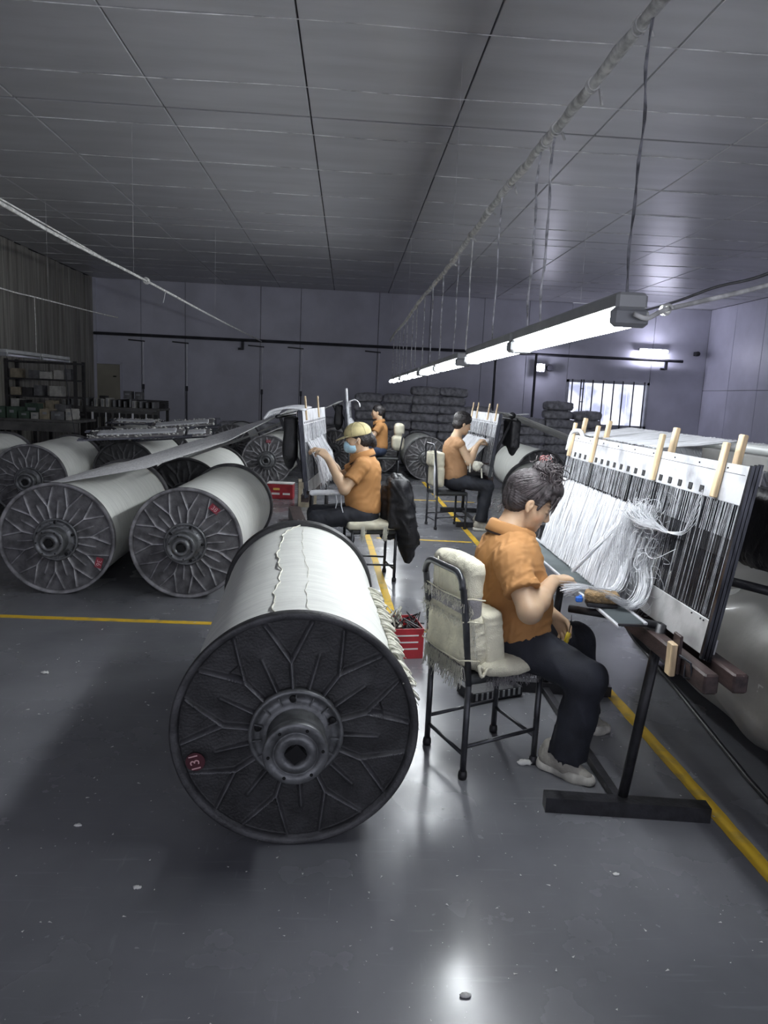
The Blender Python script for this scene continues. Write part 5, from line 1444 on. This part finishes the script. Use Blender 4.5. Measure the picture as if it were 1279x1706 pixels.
def person(label, loc, K, res, shirt='orange', trousers='navy', sleeve=.62, head=None, hair='hair', collar=True, fat=1., shoe_m='shoe', name='person', handR=None, handL=None, hairops=None, neckr=.052, hemz=None, seed=1):
    t = thing('person', label, 'person', loc)
    A, hc, W = head_frame(*head)
    g3 = lambda k: V(*K[k])
    ops = head_ops(A, hc, W)
    nb = g3('neck'); ops.append(rc(nb, W((-.022, 0, -.065), .95), neckr * 1.08, neckr, .03))
    ops.append(rc(nb - V(0, 0, .05), nb, .075, .058, .03))
    pts = [hc + V(0, 0, .15), hc - V(.12, .12, .12), hc + V(.12, .12, 0), nb]
    for s_ in 'RL':
        a, b, c_ = g3('sh' + s_), g3('el' + s_), g3('wr' + s_)
        ops += [rc(a, b, .047 * fat, .042 * fat, .02), rc(b, b + (c_ - b) * .35, .042 * fat, .041 * fat, .02), rc(b + (c_ - b) * .35, c_, .041 * fat, .0265, .02)]
        pts += [a, b, c_]
        hd = handR if s_ == 'R' else handL
        if hd:
            ops += hand_ops(c_, *hd[:3], **hd[3]); pts += [c_ + nrm(hd[0]) * .18]
    # hidden trunk joins head and arms into one body
    ops += [rc(g3('shR'), nb - V(0, 0, .06), .045, .06, .03), rc(g3('shL'), nb - V(0, 0, .06), .045, .06, .03), rc(nb - V(0, 0, .06), g3('pelvis'), .08, .09, .03)]
    pts += [g3('pelvis')]
    lo, hi = bounds(pts, .10)
    v, f_ = surf(scene(ops), lo, hi, res)
    mesh_obj('body', v, f_, M['skin'], t, True, True, colors=head_tint(A, hc)(v))
    # shirt
    pv, ch = g3('pelvis'), g3('chest'); be = g3('belly'); F = nrm(V(*K['front'])); ax = nrm(nb - pv); lat = nrm(np.cross(ax, F)); F = np.cross(lat, ax); B = np.array([F, lat, ax])
    so = [el(ch, V(.118, .165, .175) * [fat, fat, 1], B, .04), el(be, V(.135, .160, .16) * [fat, fat, 1], B, .05), el(pv + ax * .05, V(.135, .175, .12) * [fat, fat, 1], B, .05)]
    for s_ in 'RL':
        a, b = g3('sh' + s_), g3('el' + s_)
        so.append(rc(nb - ax * .045, a - V(0, 0, .005), .060, .060, .04))
        if sleeve > 0:
            e = a + (b - a) * sleeve; dr = nrm(b - a)
            so.append(both(rc(a, e + dr * .05, .064 * fat, .066 * fat, .03), half(e, dr)))
            so.append(both(both(rc(e - dr * .05, e + dr * .05, .069 * fat, .069 * fat, .002), half(e + dr * .002, dr)), half(e - dr * .022, -dr)))
    # back of the shirt keeps a straight line
    so.append(rc(ch - F * .03 * fat + ax * .02, pv - F * .02 * fat + ax * .06, .10 * fat, .115 * fat, .05))
    hz = pv - ax * (.015 if hemz is None else hemz)
    so.append(('i', .012, (lambda p, c_=hz, n_=-ax: (p - c_) @ n_)))
    lo, hi = bounds([pv, ch, be, nb, g3('shR'), g3('shL'), g3('shR') + (g3('elR') - g3('shR')) * max(sleeve, .01), g3('shL') + (g3('elL') - g3('shL')) * max(sleeve, .01)], .21)
    fo = folds(.0075, 55, nrm(ax * .8 + F * .6), seed)
    # neck opening
    so.append(('s', .01, rc(nb + ax * .0, nb + ax * .1 + F * .02, neckr * 1.12, neckr * 1.5)[2]))
    sh = mesh_obj('shirt', *surf(scene(so, fo), lo, hi, max(res * 1.6, .006)), M[shirt], t, True, True)
    if collar:
        up_ = nrm(ax * .55 + nrm(hc - nb) * .45); cc = nb + ax * .010 + F * .014; R_ = neckr * 1.38
        f2 = nrm(F - up_ * (F @ up_)); l2 = np.cross(up_, f2)
        vs = []; N_ = 40; prof = [(0, -.016), (.002, .020), (.006, .036), (.012, .041), (.019, .034), (.026, .010), (.030, -.008)]
        prof = prof + [(r_ - .0045, h_ - .002) for r_, h_ in prof[::-1][:-3]] + [(-.004, .020), (-.004, -.016)]
        for k in range(N_ + 1):
            a_ = -pi + .20 + (2 * pi - .40) * k / N_; fr = (abs(a_) / pi) ** 2.2
            dr = -f2 * cos(a_) + l2 * sin(a_)
            for r_, h_ in prof:
                hh = h_ - fr * (.030 + (.020 if r_ > .022 else 0)); rr2 = (R_ + r_) * (1 + .12 * fr)
                vs.append(cc + dr * rr2 + up_ * hh + f2 * (.012 * fr))
        m_ = len(prof); fs = [(k * m_ + q, k * m_ + (q + 1) % m_, (k + 1) * m_ + (q + 1) % m_, (k + 1) * m_ + q) for k in range(N_) for q in range(m_)]
        fs += [tuple(range(m_)), tuple(N_ * m_ + q for q in range(m_ - 1, -1, -1))]
        mesh_obj('collar', vs, fs, M[shirt], sh, True, True)
        mb = MB(); mb.tube([cc + (-f2 * cos(a_) + l2 * sin(a_)) * (R_ + .024) * (1 + .12 * (abs(a_) / pi) ** 2.2) + up_ * (-.012 - .052 * (abs(a_) / pi) ** 2.2) + f2 * .014 * (abs(a_) / pi) ** 2.2 for a_ in np.linspace(-pi + .2, pi - .2, 30)], .0055, 6)
        mb.tube([cc + f2 * R_ * 1.2 - up_ * .03, cc + f2 * (R_ * 1.6) - up_ * .085], [.010, .005], 6)
        mb.build('collar_lining', M['collar'], sh, True, True)
    # trousers
    tr = [el(pv - ax * .02, V(.135, .172, .11) * [fat, fat, 1], B, .04)]
    pt = [pv]
    for s_ in 'RL':
        h, k_, a = g3('hip' + s_), g3('kn' + s_), g3('an' + s_)
        dr = nrm(a - k_)
        tr += [rc(h, k_, .088 * fat, .070 * fat, .05), rc(k_, k_ + (a - k_) * .5, .069 * fat, .066 * fat, .03), both(rc(k_ + (a - k_) * .5, a + dr * .05, .066 * fat, .074 * fat, .03), half(a + dr * .02, dr))]
        pt += [h, k_, a]
    tr.append(('i', .01, (lambda p, c_=pv + ax * .10, n_=ax: (p - c_) @ n_)))
    lo, hi = bounds(pt, .15)
    fo2 = folds(.010, 46, (1, .3, .45), seed + 3)
    mesh_obj('trousers', *surf(scene(tr, fo2), lo, hi, max(res * 1.8, .0075)), M[trousers], t, True, True)
    for s_ in 'RL':
        if 'heel' + s_ in K: shoe('shoe', K['heel' + s_], K['toe' + s_], t, m_=shoe_m, res=max(res * 1.2, .005))
    # hair
    E = lambda p, r, kk=.02: el(W(p, .95), V(*r) * .95, A, kk)
    ho = [E((-.024, 0, .043), (.104, .084, .096)), E((-.05, 0, -.02), (.062, .076, .06), .03)]
    ho += [sub(E((.105, 0, -.045), (.088, .10, .100), .02))]
    ho += [sub(E((.0, q * .095, -.02), (.026, .03, .035), .012)) for q in (-1, 1)]
    if hairops: ho += hairops(W, A, E)
    D1 = A[0] * .9 - A[2] * .4
    lo, hi = bounds([hc], .22)
    def strand(p):
        q = (p - hc) @ A.T
        return .0013 * np.sin(np.arctan2(q[:, 1], q[:, 2] + .02) * 46 + 3 * np.sin(q[:, 0] * 40)) + .0018 * np.sin(q[:, 1] * 310 + 60 * q[:, 2] + 2 * np.sin(q[:, 0] * 70))
    hr = mesh_obj('hair', *surf(scene(ho, strand), lo, hi, max(res * .9, .0035)), M[hair], t, True, True)
    return t, W, A, hr, sh

# ---- worker 1
K1 = dict(neck=(.672, 2.84, .955), chest=(.695, 2.835, .835), belly=(.735, 2.838, .69), pelvis=(.735, 2.84, .525), front=(.97, .18, 0),
          shR=(.660, 2.690, .880), elR=(.715, 2.555, .715), wrR=(.850, 2.735, .790), shL=(.70, 2.985, .875), elL=(.815, 3.04, .680), wrL=(.915, 2.92, .595),
          hipR=(.74, 2.755, .525), hipL=(.77, 2.925, .525), knR=(.975, 2.60, .435), anR=(.945, 2.64, .105), knL=(1.075, 3.02, .445), anL=(1.13, 3.02, .12),
          heelR=(.855, 2.72, 0.0), toeR=(1.03, 2.555, 0.0), heelL=(1.07, 3.03, 0.0), toeL=(1.265, 3.03, 0.0))
def bun1(W, A, E):
    o = [E((-.005, 0, .150), (.058, .055, .042), .02), E((.030, 0, .135), (.04, .045, .035), .02), E((.060, 0, .095), (.050, .066, .045), .02)]
    # bangs over the forehead
    for q in np.linspace(-.06, .06, 9):
        o.append(rc(W((.070, q * .85, .095), .95), W((.100 - abs(q) * .35, q, .050 - .008 * sin(q * 120)), .95), .012, .006, .006))
    for q in (-1, 1):
        o.append(rc(W((.045, q * .070, .06), .95), W((.035, q * .074, -.005), .95), .012, .004, .008))
    return o
p1, W_1, A_1, hair1, shirt1 = person('front seated worker in orange polo, greying hair in a bun, head bent over the yarn', (.735, 2.84, 0), K1, .0042,
    head=((.760, 2.860, 1.090), radians(-8), radians(26)), fat=1.06, seed=2, hemz=.02, hairops=bun1,
    handR=(V(.90, .40, .06), V(.25, .1, -.95), V(-.3, .8, 0), dict(curl=.85, thumb=.8)), handL=(V(.50, -.35, -.72), V(-.3, -.75, -.3), V(.6, .2, .6), dict(curl=.5, thumb=.5)))
# curls of the bun, hair wisps
rg = np.random.default_rng(5); mb = MB()
for i in range(230):
    c = W_1((rg.normal() * .030 + .006, rg.normal() * .032, .156 + rg.normal() * .020), .95); e1 = nrm(rg.normal(size=3)); e2 = nrm(np.cross(e1, rg.normal(size=3))); rad = rg.uniform(.010, .024); a0 = rg.uniform(0, 6)
    mb.tube([c + rad * (e1 * cos(q) + e2 * sin(q)) for q in np.linspace(a0, a0 + rg.uniform(2, 5), 9)], .0019, 4, cap=False)
for i in range(70):
    q = rg.uniform(-.065, .065); a = W_1((.085 + .01 * rg.normal(), q, .085), .95); b = W_1((.112 - abs(q) * .4, q + .006 * rg.normal(), .045 + .01 * rg.normal()), .95); c = W_1((.112 - abs(q) * .5, q + .01 * rg.normal(), .012 + .02 * rg.normal()), .95)
    mb.tube([a, b, c], [.0014, .0011, .0005], 4)
for i in range(260):
    s_ = rg.choice([-1, 1]); ph = rg.uniform(-.9, 2.6); dz = rg.uniform(-1.0, .1)
    d0 = nrm(V(-cos(ph) * .9, s_ * (.9 if ph > .3 else .5) * abs(rg.normal() * .3 + .8), dz if ph < 1.7 else max(dz, -.1))); d1 = nrm(V(.45, s_ * .18, .9))
    pts = []
    for q in np.linspace(0, 1, 9):
        d_ = nrm(d0 * (1 - q) + d1 * q + V(0, s_ * .25 * sin(pi * q), 0)); pts.append(W_1(V(-.024, 0, .043) + d_ * V(.1055, .0855, .0975) * (1.0 + .006 * sin(q * 9 + i)), .95))
    mb.tube(pts, [.0006, .0012, .0013, .0013, .0013, .0013, .0012, .001, .0006], 4)
for i in range(16):
    a = W_1((-.09 + .02 * rg.normal(), rg.uniform(-.05, .05), -.06), .95); mb.tube([a, a + V(-.012, 0, -.012) + rg.normal(size=3) * .006, a + V(-.02, 0, -.035) + rg.normal(size=3) * .012], [.0013, .001, .0004], 4)
o = mb.build('loose_strands', M['hairgrey'], hair1, False, True); o['kind'] = 'stuff'
mb = MB()
for i in range(14):
    c = W_1((-.03 + rg.normal() * .012, rg.normal() * .02, .185 + rg.normal() * .008), .95); mb.tube([c + .014 * V(cos(q), .4 * sin(q * 2), sin(q)) for q in np.linspace(0, 5, 9)], .0011, 4)
mb.build('hair_tie', M['hairpink'], hair1, False, True)
# seams: sleeve seam, pocket
MB().tube(curve_pts([(.745, 2.70, .535), (.775, 2.672, .505), (.80, 2.665, .49)], 6), .0035, 5).build('pocket_seam', M['navy'], p1, True, True)
# tool in left hand
t = thing('hook_tool', 'small yellow handled drawing hook in the front worker\'s left hand', 'tool', (.955, 2.83, .50))
MB().tube([(.965, 2.825, .545), (.955, 2.828, .50), (.957, 2.828, .46)], [.009, .0105, .008], 10).build('handle', M['yellowp'], t, True, True)
MB().tube([(.965, 2.825, .545), (.97, 2.825, .60), (.968, 2.82, .625)], [.0022, .002, .0012], 6).build('hook', M['rail'], t, True, True)

# ---- worker 2 (capped, facing -x, left side towards the camera)
K2 = dict(neck=(.150, 5.72, 1.005), chest=(.155, 5.72, .865), belly=(.125, 5.72, .70), pelvis=(.155, 5.72, .545), front=(-1, .10, 0),
          shL=(.125, 5.575, .940), elL=(-.005, 5.50, .755), wrL=(-.145, 5.62, .985), shR=(.13, 5.87, .935), elR=(-.04, 5.90, .80), wrR=(-.185, 5.80, 1.02),
          hipL=(.12, 5.63, .535), hipR=(.12, 5.81, .535), knL=(-.22, 5.56, .50), knR=(-.24, 5.86, .50), anL=(-.20, 5.58, .11), anR=(-.22, 5.86, .11),
          heelL=(-.12, 5.58, 0), toeL=(-.34, 5.57, 0), heelR=(-.14, 5.86, 0), toeR=(-.36, 5.86, 0))
def pony(W, A, E): return [E((-.115, 0, -.005), (.035, .04, .045), .015), E((-.13, .01, -.045), (.03, .035, .05), .02)]
p2, W_2, A_2, hair2, shirt2 = person('seated worker in a khaki cap, pale blue face mask and orange polo shirt', (.15, 5.72, 0), K2, .0065,
    head=((.085, 5.72, 1.135), radians(184), radians(12)), seed=5, hairops=pony, fat=.98, hemz=.0, hair='hairblack',
    handR=(V(-.9, -.1, .25), V(0, -.3, -.9), V(0, -.6, .5), dict(curl=.7)), handL=(V(-.75, .2, .55), V(.2, .2, -.9), V(-.1, .8, .4), dict(curl=.8)))
def W2(p, s=.95): return W_2(p, s)
A = A_2
dome = [el(W2((-.012, 0, .058)), V(.116, .096, .088) * .95, A)]
dome = [both(o, half(W2((0, 0, .035)), -A_2[2] * .97 - A_2[0] * .0)) for o in dome]
lo, hi = bounds([W2((0, 0, .05))], .17)
v, f_ = surf(scene(dome), lo, hi, .006); cp = mesh_obj('cap', v, f_, M['capfab'], p2, True, True, label='khaki baseball cap')
bm_ = [el(W2((.105, 0, .040)), V(.085, .080, .0075) * .95, np.array([nrm(A_2[0] - .22 * A_2[2]), A_2[1], nrm(A_2[2] + .22 * A_2[0])]))]
lo, hi = bounds([W2((.105, 0, .04))], .11); v, f_ = surf(scene(bm_), lo, hi, .004); mesh_obj('brim', v, f_, M['capbrim'], cp, True, True, label='plaid brim')
bt = W2((-.012, 0, .142)); MB().tube([bt, bt + A_2[2] * .006], [.009, .005], 8).build('top_button', M['capfab'], cp, True, True)
for s_ in range(3):
    a = s_ * pi / 3
    pts = [W2((-.012 + .1175 * cos(th) * cos(a), .0975 * cos(th) * sin(a), .058 + .0895 * sin(th))) for th in np.linspace(-.2, pi + .2, 20)]
    pts = [p for p in pts if (p - W2((0, 0, .036))) @ A_2[2] > 0]
    MB().tube(pts, .0016, 4).build('panel_seam', M['capbrim'], cp, False, True)
mo = [el(W2((.045, 0, -.050)), V(.074, .068, .060) * .95, A_2), rc(W2((.098, 0, -.022)), W2((.098, 0, -.06)), .020, .022, .03)]
mo = [both(both(o, half(W2((0, 0, -.002)), A_2[2])), half(W2((.028, 0, 0)), -A_2[0])) for o in mo]
lo, hi = bounds([W2((.05, 0, -.05))], .11); v, f_ = surf(scene(mo, folds(.0014, 140, A_2[2], 2)), lo, hi, .004); mk = mesh_obj('face_mask', v, f_, M['mask'], p2, True, True, label='pale blue face mask')
for q in (-1, 1): MB().tube([W2((.03, q * .068, -.02)), W2((.01, q * .082, .0)), W2((-.012, q * .084, .018))], .0018, 5).build('ear_loop', M['paperwhite'], mk, False, True)

# ---- worker 3 (bare arms, facing +x, right side towards the camera)
K3 = dict(neck=(1.255, 8.16, 1.045), chest=(1.245, 8.16, .90), belly=(1.27, 8.16, .73), pelvis=(1.265, 8.16, .57), front=(.98, .12, 0),
          shR=(1.285, 8.005, .985), elR=(1.395, 7.96, .79), wrR=(1.49, 8.05, .985), shL=(1.30, 8.31, .98), elL=(1.42, 8.33, .82), wrL=(1.53, 8.25, .97),
          hipR=(1.30, 8.07, .555), hipL=(1.30, 8.25, .555), knR=(1.63, 7.99, .52), knL=(1.66, 8.36, .53), anR=(1.58, 8.0, .13), anL=(1.66, 8.36, .13),
          heelR=(1.50, 8.0, 0.0), toeR=(1.74, 7.98, 0.0), heelL=(1.56, 8.36, 0.0), toeL=(1.79, 8.36, 0.0))
p3, W_3, A_3, hair3, shirt3 = person('seated worker with short black hair and bare arms in a brownish sleeveless top', (1.26, 8.16, 0), K3, .0075, shirt='orange2', sleeve=0,
    head=((1.325, 8.17, 1.205), radians(8), radians(16)), collar=False, seed=8, hair='hairblack', hemz=.03,
    hairops=lambda W, A, E: [E((-.02, 0, .07), (.112, .092, .088), .02), E((-.06, 0, -.02), (.06, .08, .06), .02)],
    handR=(V(.6, .3, .65), V(.3, .1, -.9), V(-.2, .8, .3), dict(curl=.75)), handL=(V(.7, -.3, .45), V(.3, -.1, -.9), V(-.2, -.8, .3), dict(curl=.75)))
# ---- worker 4 (far, facing -x)
K4 = dict(neck=(.565, 12.35, 1.03), chest=(.57, 12.35, .88), belly=(.55, 12.35, .72), pelvis=(.57, 12.35, .57), front=(-1, 0, 0),
          shL=(.55, 12.20, .97), elL=(.44, 12.12, .80), wrL=(.28, 12.2, .93), shR=(.55, 12.5, .97), elR=(.42, 12.56, .80), wrR=(.27, 12.48, .93),
          hipL=(.54, 12.26, .555), hipR=(.54, 12.44, .555), knL=(.2, 12.22, .52), knR=(.2, 12.5, .52), anL=(.22, 12.22, .12), anR=(.22, 12.5, .12),
          heelL=(.3, 12.22, 0), toeL=(.07, 12.22, 0), heelR=(.3, 12.5, 0), toeR=(.07, 12.5, 0))
p4, W_4, A_4, hair4, shirt4 = person('farthest seated worker in an orange shirt and jeans, black hair in a bun', (.57, 12.35, 0), K4, .010, trousers='jeans',
    head=((.505, 12.35, 1.195), radians(182), radians(8)), seed=4, hair='hairblack',
    hairops=lambda W, A, E: [E((-.115, 0, .03), (.05, .05, .05), .015)],
    handR=(V(-.8, -.2, .3), V(0, 0, -1), V(0, -1, 0), dict(curl=.6)), handL=(V(-.8, .2, .3), V(0, 0, -1), V(0, 1, 0), dict(curl=.6)))
